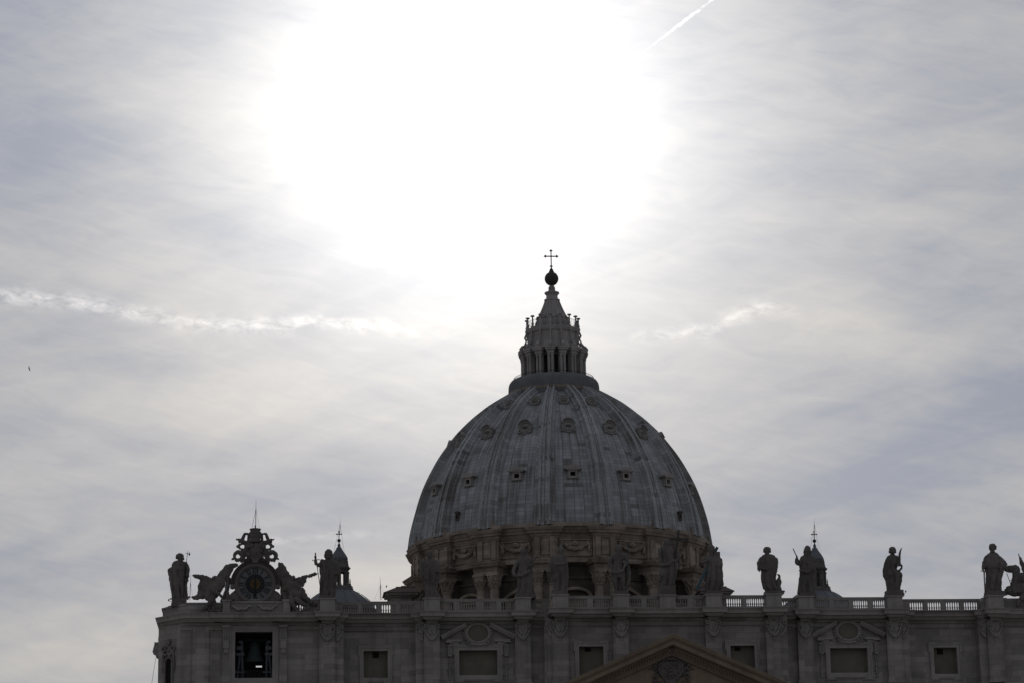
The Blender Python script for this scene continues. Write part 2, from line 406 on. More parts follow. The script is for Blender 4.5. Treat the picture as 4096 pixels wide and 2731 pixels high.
# openings
SWX, SWW, SWZ0, SWZ1 = 32.6, 1.39, 40.78, 43.66
def hole_c(px0, px1, py0, Y):
    a, b = at(px0, 2600, Y), at(px1, 2600, Y); return a.x, b.x, at((px0+px1)/2, py0, Y).z
a, b, zt = hole_c(1240+1072*.2126, 1240+1533*.2126, 2440+757*.2126, WR); sx = -(a+b)/2; SWL = (sx-1.39, sx+1.39, 40.72, zt)
a2, b2, zt2 = hole_c(3700+230*.16837, 3700+780*.16837, 2480+598*.16837, WR)
SWX = ((a2+b2)/2+sx)/2
a3, b3, zt3 = hole_c(1960+1677*.2126, 1960+2138*.2126, 2480+485*.2126, WC); CWX = -(a3+b3)/2; CWZ = zt3
BWX, BWW, BWZ0, BWZ1 = 21.32, 2.2, 40.8, 43.68
BLX0, BLX1, BLZ0, BLZ1 = -48.77, -44.55, 40.66, 45.93
small_holes = [(-SWX-1.39, -SWX+1.39, 40.72, zt), (SWX-1.39, SWX+1.39, 40.72, zt)]
cw_holes = [(-CWX-1.42, -CWX+1.42, 39.9, CWZ), (CWX-1.42, CWX+1.42, 39.9, CWZ)]
big_holes = [(-BWX-BWW, -BWX+BWW, BWZ0, BWZ1), (BWX-BWW, BWX+BWW, BWZ0, BWZ1)]
bell_holes = [(BLX0, BLX1, BLZ0, BLZ1), (-BLX1, -BLX0, BLZ0, BLZ1)]
OVZ = at(1911.5, 2531, WO-.2).z; OVX = -at(1911.5, 2531, WO-.2).x
w = MB()
wall_panel(w, -XC, XC, WC, 0, 48, cw_holes)
for s in (-1, 1):
    lo, hi = sorted((s*XC, s*XR0)); wall_panel(w, lo, hi, WO, 0, 48, [h for h in big_holes if lo < h[0] < hi])
    lo, hi = sorted((s*XR0, s*XR1)); wall_panel(w, lo, hi, WR, 0, 48, [h for h in small_holes if lo < h[0] < hi])
    lo, hi = sorted((s*XR1, s*XE)); wall_panel(w, lo, hi, WB, 0, 48, [h for h in bell_holes if lo < h[0] < hi])
    for x, y0, y1 in ((XC, WC, WO), (XR0, WO, WR), (XR1, WB, WR)):
        w.add([(s*x, y0, 0), (s*x, y1, 0), (s*x, y1, 48), (s*x, y0, 48)], [(0, 1, 2, 3)])
    w.add([(s*XE, WB, 0), (s*57.45, 6.0, 0), (s*57.45, 6.0, 48), (s*XE, WB, 48)], [(0, 1, 2, 3)])
    w.add([(s*57.45, 6.0, 0), (s*57.45, 26, 0), (s*57.45, 26, 48), (s*57.45, 6, 48)], [(0, 1, 2, 3)])
wall_panel(w, -57.45, 57.45, 14.0, 0, 47.4, [(at(1030, 2660, 14).x, at(1054, 2660, 14).x, at(1040, 2667, 14).z, at(1040, 2659, 14).z)], .4)
w.add([(-57.4, 6, 47.75), (57.4, 6, 47.75), (57.4, 14.0, 47.4), (-57.4, 14.0, 47.4)], [(0, 1, 2, 3)])
w.add([(-54, 2.5, 47.78), (54, 2.5, 47.78), (57.4, 6, 47.75), (-57.4, 6, 47.75)], [(0, 1, 2, 3)])
wall = obj('wall', w, TRAV, FAC)
# bell chamber (walls, floor and ceiling round the opening)
for s in (-1,):
    x0, x1 = (BLX0-.6, BLX1+.6)
    r = MB().box(x0-.3, x0, WB+.95, 13.95, 40.0, 46.6).box(x1, x1+.3, WB+.95, 13.95, 40.0, 46.6).box(x0, x1, WB+.95, 13.95, 39.9, 40.3).box(x0, x1, WB+.95, 13.95, 46.4, 46.7)
    obj('bell_chamber', r, TRIM, FAC)

# cornice
half = [(0, .2), (4.43, .2), (4.43, -.65), (6.13, -.65), (6.13, .2), (11.35, .2), (11.35, -.65), (13.05, -.65), (13.05, 2.4), (15.4, 2.4), (15.4, 1.35), (17.1, 1.35), (17.1, 2.2),
        (25.75, 2.2), (25.75, 1.35), (27.45, 1.35), (27.45, 2.5), (28.4, 2.5), (28.4, 3.6), (36.6, 3.6), (36.6, 2.5), (37.55, 2.5), (37.55, 1.35), (39.25, 1.35), (39.25, 2.2), (42.4, 2.2),
        (42.4, 1.95), (44.4, 1.95), (44.4, 2.1), (48.9, 2.1), (48.9, 1.95), (50.9, 1.95), (50.9, 2.2), (54.3, 2.2), (57.1, 5.6), (57.1, 26)]
path = [(-x, y) for x, y in reversed(half[1:])]+half
path = [p for i, p in enumerate(path) if i == 0 or p != path[i-1]]
prof = [(-2.5, ZS+.02), (0, ZS+.02), (.06, ZS+.12), (.14, ZS+.14), (.2, ZS+.27), (.26, ZS+.3), (.52, ZS+.36), (.54, 47.29), (.56, 47.58), (.60, 47.62), (.64, 47.72), (.72, 47.76), (.74, ZC), (-2.5, ZC+.03)]
obj('cornice', MB().sweep(path, prof), TRIM, FAC)
# frieze band under the cornice and string mouldings
fr = MB()
def frieze(x0, x1, Y):
    fr.box(x0, x1, Y-.45, Y+.5, 46.62, ZS+.1); fr.box(x0, x1, Y-.22, Y+.5, 46.1, 46.62)
for s in (-1, 1):
    lo, hi = sorted((0, s*XC)); frieze(lo, hi, WC)
    lo, hi = sorted((s*(XC), s*XR0)); frieze(lo, hi, WO)
    lo, hi = sorted((s*XR0, s*XR1)); frieze(lo, hi, WR)
    lo, hi = sorted((s*XR1, s*XE)); frieze(lo, hi, WB)
obj('frieze', fr, TRAV, FAC)
# attic base moulding, at the foot of the attic storey
bprof = [(0, 38.6), (.5, 38.9), (.55, 39.2), (.2, 39.35), (.12, 39.6), (0, 39.62)]
bpath = [(-57.45, 26), (-57.45, 6), (-XE, WB-.1), (-XR1, WB-.1), (-XR1, WR-.1), (-XR0, WR-.1), (-XR0, WO-.1), (-XC, WO-.1), (-XC, WC-.1), (XC, WC-.1), (XC, WO-.1), (XR0, WO-.1), (XR0, WR-.1), (XR1, WR-.1), (XR1, WB-.1), (XE, WB-.1), (57.45, 6), (57.45, 26)]
obj('base_moulding', MB().sweep(bpath, bprof), TRIM, FAC)

# pilasters and their scrolled capitals
PIL = [(5.28, WC, .7), (12.2, WC, .7), (16.25, WO, .7), (26.6, WO, .75), (38.4, WB, .75)]
def capital_mesh(full=True):
    m = MB()
    xs = (-1, 1) if full else (1,)
    m.box(-.62 if full else -.1, .62, -.42, .0, 46.78, 47.0)
    if full: m.box(-.7, .7, -.8, 0, 46.80, 46.915); m.box(-.6, .6, -.62, 0, 46.66, 46.80)
    m.box(-.5 if full else -.1, .5, -.34, .0, 46.60, 46.78)
    for s in xs:                                                     # volutes
        m.torus((s*.62, -.26, 46.34), .2, .085, 18, 6, rd=.2); m.ell((s*.62, -.36, 46.34), .1, .12, .1, 8, 6)
        m.tube([(s*.05, -.3, 46.62), (s*.3, -.34, 46.6), (s*.62, -.34, 46.54)], [.07, .08, .07], 6)
        m.tube([(s*.74, -.16, 46.1), (s*.7, -.22, 45.75), (s*.52, -.28, 45.35), (s*.28, -.3, 45.0), (0, -.3, 44.75)], [.05, .08, .12, .13, .1], 6)   # garland
        for k in range(8):
            q = k/7; m.ell((s*(.7-.62*q), -.32, 45.72-.92*q+random.uniform(-.06, .06)), .1, .13, .11, 7, 5)
    for k in range(6):                                               # fluted bell of the capital
        x = -.38+.152*k
        if full or x > -.1: m.tube([(x*1.0, -.24, 46.5), (x*.93, -.3, 46.1), (x*.86, -.26, 45.86)], [.075, .085, .05], 7)
    m.prism([(-.55 if full else 0, 45.86), (0, 44.8), (.55, 45.86), (.46, 46.45), (-.46 if full else 0, 46.45)], -.24, 0); m.box(-.44 if full else 0, .44, -.27, 0, 45.84, 46.5)
    for k in range(10):
        a = random.random()*2*pi; q = random.random(); x = (.36*math.cos(a))*q
        if full or x > 0: m.ell((x, -.26, 45.5+.3*math.sin(a)*q), .09, .12, .09, 6, 5)
    if full:
        m.ell((0, -.28, 45.0), .16, .16, .18); m.tube([(0, -.18, 44.9), (0, -.2, 44.5)], [.05, .04], 6); m.ell((0, -.2, 44.42), .09, .1, .12)
    return m
cap_proto = None
for X, Wp, dep in PIL:
    for s in (-1, 1):
        x = s*X; Y = Wp-dep
        p = MB().box(x-.89, x+.89, Y, Wp+.02, ZB, 47.0)
        p.box(x-.89, x-.80, Y-.05, Y, ZB, 46.9).box(x+.80, x+.89, Y-.05, Y, ZB, 46.9).box(x-1.0, x+1.0, Y-.12, Wp, ZB-.0, ZB+.35)
        obj('pilaster', p, TRAV, FAC)
        if cap_proto is None:
            cap_proto = obj('capital', capital_mesh().xf(lambda v: Vector((v.x+x, v.y+Y, v.z))), TRIM, FAC, True, auto=50)
            CX, CY = x, Y
        else:
            copy_part(cap_proto, FAC, Vector((x-CX, Y-CY, 0)))
# stepped half pilasters beside the recessed bays, with half capitals
hp = capital_mesh(False)
for X0, X1, Y, hx, sg in ((27.49, 28.43, WO-.3, 27.6, 1), (36.57, 37.51, WB-.3, 37.4, -1), (13.09, 13.6, WC-.25, 12.95, 1)):
    for s in (-1, 1):
        lo, hi = sorted((s*X0, s*X1)); obj('half_pilaster', MB().box(lo, hi, Y, WR+.05 if X0 > 20 else WO, ZB, 47.0), TRAV, FAC)
        m = MB(); m.v = [(s*(hx+sg*v[0]*.95), v[1]+Y, v[2]-.02) for v in hp.v]; m.f = list(hp.f)
        obj('half_capital', m, TRIM, FAC, True, auto=50)
# narrow panel pilasters and consoles beside the bell openings
for s in (-1, 1):
    for cx in (43.35, 49.75):
        x = s*cx
        obj('panel_pilaster', MB().box(x-.42, x+.42, WB-.28, WB+.02, ZB, 46.65).box(x-.3, x+.3, WB-.34, WB-.28, 45.2, 46.4), TRAV, FAC)
        c = MB().box(x-.48, x+.48, WB-.62, WB-.2, 46.35, 46.65).box(x-.44, x+.44, WB-.5, WB-.2, 44.86, 45.0)
        for k in range(4): c.tube([(x-.27+.18*k, WB-.36, 45.05), (x-.27+.18*k, WB-.4, 46.3)], .07, 6)
        c.box(x-.32, x+.32, WB-.46, WB-.2, 44.1, 44.86).box(x-.36, x+.36, WB-.5, WB-.2, 44.0, 44.1).box(x-.22, x+.22, WB-.42, WB-.2, 43.45, 44.0)
        obj('console', c, TRIM, FAC)
    x0, x1 = sorted((s*51.7, s*53.5)); obj('panel_pilaster', MB().box(x0, x1, WB-.3, WB+.02, ZB, 46.5).box(x0+.25, x1-.25, WB-.34, WB-.3, ZB+.4, 45.9), TRAV, FAC)

# windows: eared stone frames, boarded panes
def framed_window(x0, x1, z0, z1, Y, fw=.42, ears=True, vent=None, name='window'):
    m = MB(); e = .16
    def band(o, i, y0, y1, zb0):
        m.box(x0-o, x0-i, Y-y0, Y-y1, zb0, z1+o); m.box(x1+i, x1+o, Y-y0, Y-y1, zb0, z1+o); m.box(x0-i, x1+i, Y-y0, Y-y1, z1+i, z1+o)
    band(fw*.72, -.03, .16, -.02, z0-fw*.7); m.box(x0+.03, x1-.03, Y-.16, Y+.02, z0-fw*.7, z0+.02)
    band(fw, fw*.72, .24, -.02, z0-fw)
    m.box(x0-fw*.72, x1+fw*.72, Y-.24, Y+.02, z0-fw, z0-fw*.7)
    if ears:
        for a, b in ((x0-fw-e, x0-fw), (x1+fw, x1+fw+e)):
            m.box(a, b, Y-.22, Y+.02, z1-.55, z1+fw+e*.4)
        for a, b in ((x0-fw-e, x0+.45), (x1-.45, x1+fw+e)):
            m.box(a, b, Y-.26, Y+.0, z1+fw, z1+fw+e)
        for a, b in ((x0-fw+.05, x0+.5), (x1-.5, x1+fw-.05)):
            m.box(a, b, Y-.22, Y+.0, z0-fw-.22, z0-fw)
        m.box(x0-fw-.2, x0+.7, Y-.14, Y, z0-fw-.34, z0-fw-.22); m.box(x1-.7, x1+fw+.2, Y-.14, Y, z0-fw-.34, z0-fw-.22); m.box(x0+.5, x1-.5, Y-.14, Y, z0-fw-.14, z0-fw)
    fo = obj(name, m, TRIM, FAC)
    obj('pane', MB().box(x0-.01, x1+.01, Y+.72, Y+.8, z0-.01, z1+.01), BOARD, fo)
    if vent:
        obj('vent', MB().box(vent[0], vent[1], Y+.64, Y+.72, vent[2], vent[3]), VENT, fo)
    return fo
for s, h in ((-1, small_holes[0]), (1, small_holes[1])):
    cx = (h[0]+h[1])/2; vx = cx+.03 if s < 0 else cx-.42
    framed_window(*h, WR, vent=(vx-.35, vx+.35, h[3]-.72, h[3]-.08))
for s, h in ((-1, cw_holes[0]), (1, cw_holes[1])):
    cx = (h[0]+h[1])/2-.3*(1 if s < 0 else 1.4); framed_window(*h, WC, vent=(cx-.33, cx+.33, h[3]-.5, h[3]-.1))
for s, h in ((-1, big_holes[0]), (1, big_holes[1])):
    x = s*BWX; fo = framed_window(*h, WO, .5)
    for q in (-1, 1):                                                # scroll brackets with hanging fruit
        bx = x+q*3.2; c = MB().box(bx-.26, bx+.26, WO-.4, WO, 43.05, 44.1)
        for k in range(3): c.tube([(bx-.16+.16*k, WO-.45, 43.15), (bx-.16+.16*k, WO-.5, 44.05)], .06, 6)
        c.box(bx-.32, bx+.32, WO-.6, WO, 44.1, 44.22).ell((bx, WO-.42, 43.0), .24, .2, .12)
        for k in range(22):
            z = 42.75-k*.095; ww = .13+.07*math.sin(k*.55+.6)
            c.ell((bx+random.uniform(-ww, ww), WO-.12, z), .11, .14, .1, 6, 5)
        c.tube([(bx, WO-.1, 43.0), (bx, WO-.1, 40.4)], .06, 6); c.ell((bx, WO-.1, 40.4), .1, .1, .16)
        obj('bracket', c, TRIM, fo)
    # broken pediment with oval oculus and scalloped frame
    pd = MB(); zl = 44.85; zh = 46.55
    for q in (-1, 1):
        pd = MB()
        a = Vector((x+q*4.05, 0, zl)); b = Vector((x+q*1.25, 0, zh-.25)); d = (b-a).normalized(); nn = Vector((-d.z, 0, d.x))
        if nn.z < 0: nn = -nn
        for o0, o1, dep in ((0, .16, .62), (.16, .34, .8), (.34, .46, .95)):
            pts = [a+nn*o0, b+nn*o0, b+nn*o1, a+nn*o1]; pts = [(p.x, p.z) for p in pts]
            if q > 0: pts = pts[::-1]
            pd.prism(pts, WO-dep, WO+.02)
        lo, hi = sorted((x+q*3.6, x+q*1.9)); pd.box(lo, hi, WO-.5, WO+.02, 44.62, 44.85); lo, hi = sorted((x+q*3.3, x+q*2.2)); pd.box(lo, hi, WO-.32, WO+.02, 44.3, 44.62)
        lo, hi = sorted((x+q*3.7, x+q*2.9)); pd.box(lo, hi, WO-.6, WO+.02, 44.5, 44.62)
        obj('pediment_half', pd, TRIM, fo)
    oz = OVZ; om = MB()
    om.torus((x, WO-.3, oz), 1.08, .17, 36, 8, rd=.25, sq=1.22)
    for k in range(26):
        a_ = 2*pi*k/26; om.ell((x+1.56*math.cos(a_), WO-.2, oz+1.3*math.sin(a_)), .17, .22, .16, 8, 6)
    om.prism([(x+1.5*math.cos(2*pi*k/30), oz+1.24*math.sin(2*pi*k/30)) for k in range(30)], WO-.17, WO+.02)
    for q in (-1, 1):
        om.torus((x+q*.95, WO-.3, oz-1.12), .2, .08, 16, 6, rd=.2); om.tube([(x+q*.9, WO-.3, oz-1.2), (x, WO-.34, oz-1.32)], [.14, .16], 8)
    oo = obj('oculus_frame', om, TRIM, fo, True, auto=50)
    obj('oculus_pane', MB().prism([(x+1.08*math.cos(2*pi*k/30), oz+.92*math.sin(2*pi*k/30)) for k in range(30)], WO-.27, WO-.24), BOARD, fo)
# bell openings
for h in bell_holes:
    x0, x1, z0, z1 = h; m = MB(); Y = WB
    for o, i, y in ((.42, -.02, .14), (.62, .42, .24), (.85, .62, .14)):
        m.box(x0-o, x0-i, Y-y, Y+.02, z0-o, z1+o).box(x1+i, x1+o, Y-y, Y+.02, z0-o, z1+o).box(x0-i, x1+i, Y-y, Y+.02, z1+i, z1+o).box(x0-i, x1+i, Y-y, Y+.02, z0-o, z0-i)
    for a_, b_ in ((x0-.85-.14, x0-.85), (x1+.85, x1+.99)): m.box(a_, b_, Y-.12, Y+.02, z1-.1, z1+.9)
    fo = obj('bell_opening', m, TRIM, FAC)
    if x0 > 0: obj('pane', MB().box(x0, x1, Y+.8, Y+.88, z0, z1), VENT, fo)
# niche with shell and scrollwork on the angled corner
nm = MB()
for k in range(13):
    a_ = pi*k/12; nm.ell((.62*math.cos(a_), -.1, 42.6+.62*math.sin(a_)), .13, .14, .13, 6, 5)
nm.box(-.75, -.5, -.2, 0, 39.7, 42.6).box(.5, .75, -.2, 0, 39.7, 42.6).box(-.95, .95, -.25, 0, 39.55, 39.75)
for q in (-1, 1):
    nm.torus((q*.72, -.15, 44.2), .28, .12, 16, 6, rd=.2); nm.tube([(q*.3, -.15, 43.4), (q*.8, -.2, 43.8), (q*.9, -.15, 43.0), (q*1.0, -.12, 41.8)], [.14, .16, .13, .07], 7)
    for k in range(9): nm.ell((q*(.75+.2*random.random()), -.12, 43.9-.28*k), .13, .14, .12, 6, 5)
nm.ell((0, -.15, 44.9), .3, .16, .4); nm.tube([(-.7, -.15, 44.3), (0, -.2, 43.9), (.7, -.15, 44.3)], .1, 7)
nd = MB().prism([(-.5, 39.75), (.5, 39.75), (.5, 42.6), (.35, 42.95), (0, 43.1), (-.35, 42.95), (-.5, 42.6)], -.03, 0)  # flat near-black panel painting the shade of the niche hollow
ca = math.atan2(6.0-WB, -(57.45-XE)); ang_ = math.atan2(WB-6.0, 57.45-XE)
for s in (-1, 1):
    def place(v, s=s):
        c = Vector((s*56.15, 4.68, 0)); d = Vector((XE-57.45, WB-6.0, 0)).normalized() if s > 0 else Vector((57.45-XE, WB-6.0, 0)).normalized()
        n = Vector((-d.y, d.x, 0));  n = n if n.y < 0 else -n
        return c+d*v.x - n*v.y + Vector((0, 0, v.z))
    m1 = MB(); m1.v = [tuple(place(Vector(p))) for p in nm.v]; m1.f = list(nm.f); no = obj('niche', m1, RECS, FAC, True, auto=50)
    m2 = MB(); m2.v = [tuple(place(Vector(p))) for p in nd.v]; m2.f = list(nd.f); obj('niche_shade_panel', m2, VENT, no)
    sd = MB().box(*sorted((s*57.4, s*57.95)), 6.8, 9.5, 45.05, 45.25).prism([(s*57.4, 43.7), (s*57.75, 43.7), (s*57.8, 44.0), (s*58.15, 44.2), (s*57.95, 45.05), (s*57.4, 45.05)][::s], 6.9, 9.4)
    obj('side_window_hood', sd, TRIM, FAC)

# statue pedestals on the cornice, and the solid parapet of the bell bays
SX = [-38.4, -26.6, -16.25, -12.2, -5.28, 0.05, 5.28, 12.2, 16.25, 26.6, 38.4]
for x in SX:
    c = abs(x) < 13; y0 = -.75 if c else 1.25
    if abs(x) < 1: y0 = -.3
    m = MB().box(x-.86, x+.86, y0+.1, y0+2.1, ZC, ZT-.16).box(x-.94, x+.94, y0+.02, y0+2.18, ZC, ZC+.22)
    m.box(x-.92, x+.92, y0+.04, y0+2.16, ZT-.2, ZT-.12).box(x-.99, x+.99, y0-.03, y0+2.2, ZT-.12, ZT)
    obj('pedestal', m, TRIM, FAC)
for s in (-1, 1):
    def bx(a0, a1, y0, y1, z0, z1): m.box(*sorted((s*a0, s*a1)), y0, y1, z0, z1)
    for grp in (((50.15, 54.3, 2.35, 4.2, ZC, 48.95), (50.1, 54.4, 2.25, 4.3, 48.95, 49.12), (49.35, 50.15, 2.0, 4.2, ZC, 49.2), (49.2, 50.25, 1.9, 4.3, 49.2, 49.38),
                 (43.4, 49.35, 2.3, 4.2, ZC, 49.05), (43.3, 49.35, 2.18, 4.3, 49.05, 49.2), (42.6, 43.4, 2.0, 4.2, ZC, 49.2), (42.5, 43.5, 1.9, 4.3, 49.2, 49.38)),
                ((37.2, 37.62, 2.9, 4.85, ZC, 49.38),), ((27.3, 27.6, 2.9, 4.85, ZC, 49.38),),
                ((39.3, 40.0, 2.6, 3.6, ZC, 49.3),)+(((40.0, 42.7, 2.7, 3.5, ZC, 49.25),) if s > 0 else ()), ((41.9, 42.6, 2.6, 3.6, ZC, 49.3),) if s < 0 else ()):
        if not grp: continue
        m = MB()
        for g_ in grp: bx(*g_)
        obj('parapet', m, TRAV, FAC)
    m = MB()
    pts = [(54.3, 2.3), (57.0, 5.6), (57.0, 9), (54.3, 9)]
    for z0, z1, o in ((ZC, 48.8, 0), (48.8, 48.98, .14), (48.98, 49.08, -.25), (49.08, 49.2, -.55)):
        cx = 55.6; cy = 5.6
        P = [(s*(p[0]+(o if p[0] > cx else (-o if o < 0 else 0))), p[1]+(-o if p[1] < cy else 0)) for p in pts]
        m.add([(p[0], p[1], z0) for p in P]+[(p[0], p[1], z1) for p in P], [(0, 1, 2, 3), (4, 5, 6, 7), (0, 1, 5, 4), (1, 2, 6, 5), (2, 3, 7, 6), (3, 0, 4, 7)])
    obj('corner_block', m, TRAV, FAC)
    # relief garlands on the parapet under the clock
    r = MB()
    cx = s*46.62
    for q in (-1, 1):
        P = [(cx+q*(.35+2.3*t/8), 2.2, 48.75-.45*math.sin(pi*t/8)+.12*math.sin(t*2.1)) for t in range(9)]
        r.tube(P, [.06, .11, .14, .16, .17, .16, .14, .1, .06], 7)
        for k in range(16):
            t = random.random()*8; r.ell((cx+q*(.35+2.3*t/8), 2.2, 48.72-.45*math.sin(pi*t/8)+random.uniform(-.2, .2)), .11, .09, .09, 6, 5)
        r.ell((cx+q*1.5, 2.22, 48.25), .28, .1, .12)
    for k in range(5): r.box(cx-.25+.11*k, cx-.19+.11*k, 2.2, 2.32, 48.05, 48.85)
    obj('relief', r, TRIM, FAC, True, auto=60)

# great pediment over the central columns
PX, PY0 = .0, -4.0
ap = at(2685, 2532, PY0); pl = at(2250, 2729.5, PY0)
SL = (ap.z-pl.z)/(ap.x-pl.x)*.995
PED = obj('pediment', MB().box(-13.0, 13.0, -1.2, 1.0, 33.5, 37.2), PEDI, FAC)
def rake(z_off0, z_off1, y0, y1, hw=14.2):
    m = MB(); zc = ap.z
    for q in (-1, 1):
        pts = [(0, zc-z_off0), (q*hw, zc-z_off0-SL*hw), (q*hw, zc-z_off1-SL*hw), (0, zc-z_off1)]
        m.prism(pts if q < 0 else pts[::-1], y0, y1)
    return m
rk = MB()
for a_, b_, y in ((0, .1, -4.0), (.1, .34, -3.92), (.34, .5, -3.78), (.5, .58, -3.6), (.58, 1.12, -3.5), (1.12, 1.2, -3.4)):
    q = rake(a_, b_, y, 1.2); rk.add(q.v, q.f)
obj('raking_cornice', rk, PEDI, PED)
rk = MB()
for a_, b_, y in ((1.2, 1.5, -2.6), (1.5, 2.0, -2.45), (2.0, 2.2, -2.3)):
    q = rake(a_, b_, y, 1.2); rk.add(q.v, q.f)
hw = 13.5
for q in (-1, 1):
    k = .3
    while k < 13:
        z = ap.z-1.52-SL*k; rk.prism([(q*k-.08, z-.3), (q*k+.08, z-.3), (q*k+.08, z), (q*k-.08, z)], -2.68, -2.4); k += .3
obj('dentil_course', rk, PEDI, PED)
obj('tympanum', MB().prism([(-13.5, ap.z-2.1-SL*13.5), (13.5, ap.z-2.1-SL*13.5), (0, ap.z-2.1)], -1.9, 1.2), PEDI, PED)
lower = MB().box(-14.3, 14.3, -3.8, 1.2, 32.4, ap.z-2.2-SL*13.5).box(-14, 14, -2.4, 1.2, 27.5, 32.4)
obj('entablature', lower, PEDI, PED)
for x in (-12.2, -5.3, 5.3, 12.2):
    obj('column', MB().lathe([(1.75, 0), (1.75, .8), (1.5, 1.2), (1.4, 8), (1.2, 24.5), (1.35, 24.8), (1.7, 27.4), (1.7, 27.5)], (x, -.6, 0), 24), PEDI, PED, True, auto=40)
# coat of arms in the tympanum
ca_ = MB(); cx = .0; Yt = -2.0
def pa(x, y, dy=0): p = at(2550+x*.1346, 2520+y*.1346, Yt-dy); return p
def pr(r): return r*.1346/35.9
tz = [(r, y) for r, y in ((.04, 372), (.06, 400), (.1, 440), (.33, 470), (.42, 520), (.44, 560), (.42, 610), (.40, 660), (.3, 690))]
b0 = pa(1000, 560)
ca_.lathe([(r, pa(1000, y).z-b0.z) for r, y in tz][::-1], (b0.x, Yt-.3, b0.z), 16)
for q in (-1, 1):
    p = pa(1000+q*310, 690); ca_.torus((p.x, p.y, p.z), .2, .08, 14, 6, rd=.14)
    for k in range(7): ca_.ell((p.x+.3*math.cos(k*.9), p.y-.05, p.z+.3*math.sin(k*.9)), .09, .1, .09, 6, 5)
    ca_.tube([p, pa(1000+q*120, 760, .15), pa(1000-q*140, 900, .1)], .09, 6)
    p = pa(1000+q*290, 890); ca_.torus((p.x, p.y, p.z), .27, .1, 16, 6, rd=.16); ca_.ell(p, .12, .16, .12)
    p = pa(1000+q*170, 580); ca_.box(p.x-.13, p.x+.13, p.y-.15, p.y, p.z-.14, p.z+.14)
    ca_.tube([pa(1000+q*150, 850, .2), pa(1000+q*330, 1000, .2), pa(1000+q*350, 1180, .2), pa(1000+q*270, 1330, .2), pa(1000+q*170, 1460, .2), pa(1000+q*90, 1600, .2), pa(1000, 1660, .2)], [.09, .13, .14, .13, .12, .11, .1], 7)
    ca_.tube([pa(1000+q*150, 860, .25), pa(1000+q*60, 840, .35), pa(1000, 870, .35)], [.12, .16, .12], 7)
    for k in range(44):
        p = pa(1000+q*random.uniform(300, 530), random.uniform(1000, 1600)); ca_.ell(p, random.uniform(.1, .22), .24, random.uniform(.1, .2), 6, 5)
    ca_.tube([pa(1000+q*480, 1120), pa(1000+q*600, 1130), pa(1000+q*700, 1150)], [.1, .09, .03], 6)
ca_.prism([(pa(x, y).x, pa(x, y).z) for x, y in ((700, 1000), (720, 1280), (850, 1480), (1000, 1640), (1150, 1480), (1280, 1280), (1300, 1000), (1150, 920), (850, 920))], Yt-.2, Yt)
for k in range(46): ca_.ell(pa(1000+random.choice((-1, 1))*random.uniform(0, 210), random.uniform(960, 1480), .2), random.uniform(.07, .2), .16, random.uniform(.08, .22), 7, 5)
obj('coat_of_arms', ca_, STAT, PED, True, auto=60)

# roof mass behind the facade (nave), out of sight from the square
NAVE = thing('nave_building', 'long church nave block behind the facade carrying the domes', 'building', (0, 60, 0))
obj('nave_wall', MB().box(-40, 40, 14.4, 205, 0, 46), RECS, NAVE)

FAC.scale = (1.004, 1, 1)
# ------------------------------------------------------------------ bell in the left opening
bx0 = at(1017, 2610, 7.0)
def pb(x, y, Y=7.0): return at(600+x*.3189, 2350+y*.3189, Y)
BELL = thing('bell', 'big bronze bell hanging in the square opening under the clock', 'bell', (pb(1315, 930).x, 7.0, pb(1315, 930).z))
zb = pb(1315, 935).z; xb = pb(1312, 930).x
prof_b = [(1.12, 0), (1.15, .12), (1.05, .3), (.88, .7), (.74, 1.2), (.66, 1.7), (.6, 2.05), (.45, 2.25), (.2, 2.35), (.0, 2.36)]
obj('bell_body', MB().lathe(prof_b, (xb, 7, zb), 28), BELLM, BELL, True)
obj('headstock', MB().box(xb-1.5, xb+1.5, 6.8, 7.2, zb+2.36, zb+2.75), IRON, BELL)
obj('clapper', MB().tube([(xb, 7, zb+1.6), (xb+.05, 7, zb-.25)], .06, 6).ell((xb+.05, 7, zb-.15), .16, .16, .2), IRON, BELL)
for s in (-1, 1):
    FR = thing('steel_trestle', 'grey steel trestle standing %s of the hanging bell' % ('left' if s < 0 else 'right'), 'trestle', (xb+s*1.6, 6.5, 40.3), 'trestles holding the bell')
    m = MB(); xx = xb+s*1.62
    m.tube([(xx-s*.28, 6.0, 40.3), (xx-s*.15, 6.0, 45.2)], .14, 4); m.tube([(xx+s*.42, 6.0, 40.3), (xx+s*.05, 6.0, 43.6)], .11, 4)
    m.box(xx-.62, xx+.55, 5.86, 6.1, 41.55, 41.8); m.box(xx-.45, xx+.45, 5.86, 6.1, 43.55, 43.85); m.box(xx-.4, xx+.3, 5.8, 6.3, 44.2, 44.6)
    m.tube([(xx-s*.28, 8.4, 40.3), (xx-s*.15, 8.4, 45.2)], .14, 4); m.box(xx-.2, xx+.2, 5.9, 8.5, 45.0, 45.25)
    obj('upright', m, STEEL, FR)
RL = MB(); x = BLX0+.1
RL.box(BLX0, BLX1, 4.6, 4.66, 41.6, 41.66)
while x < BLX1: RL.tube([(x, 4.63, 40.3), (x, 4.63, 41.62)], .022, 4); x += .16
tag(obj('railing', RL, IRON, None, loc=(xb, 4.63, 40.3)), 'thin iron railing at the foot of the bell opening', 'railing')

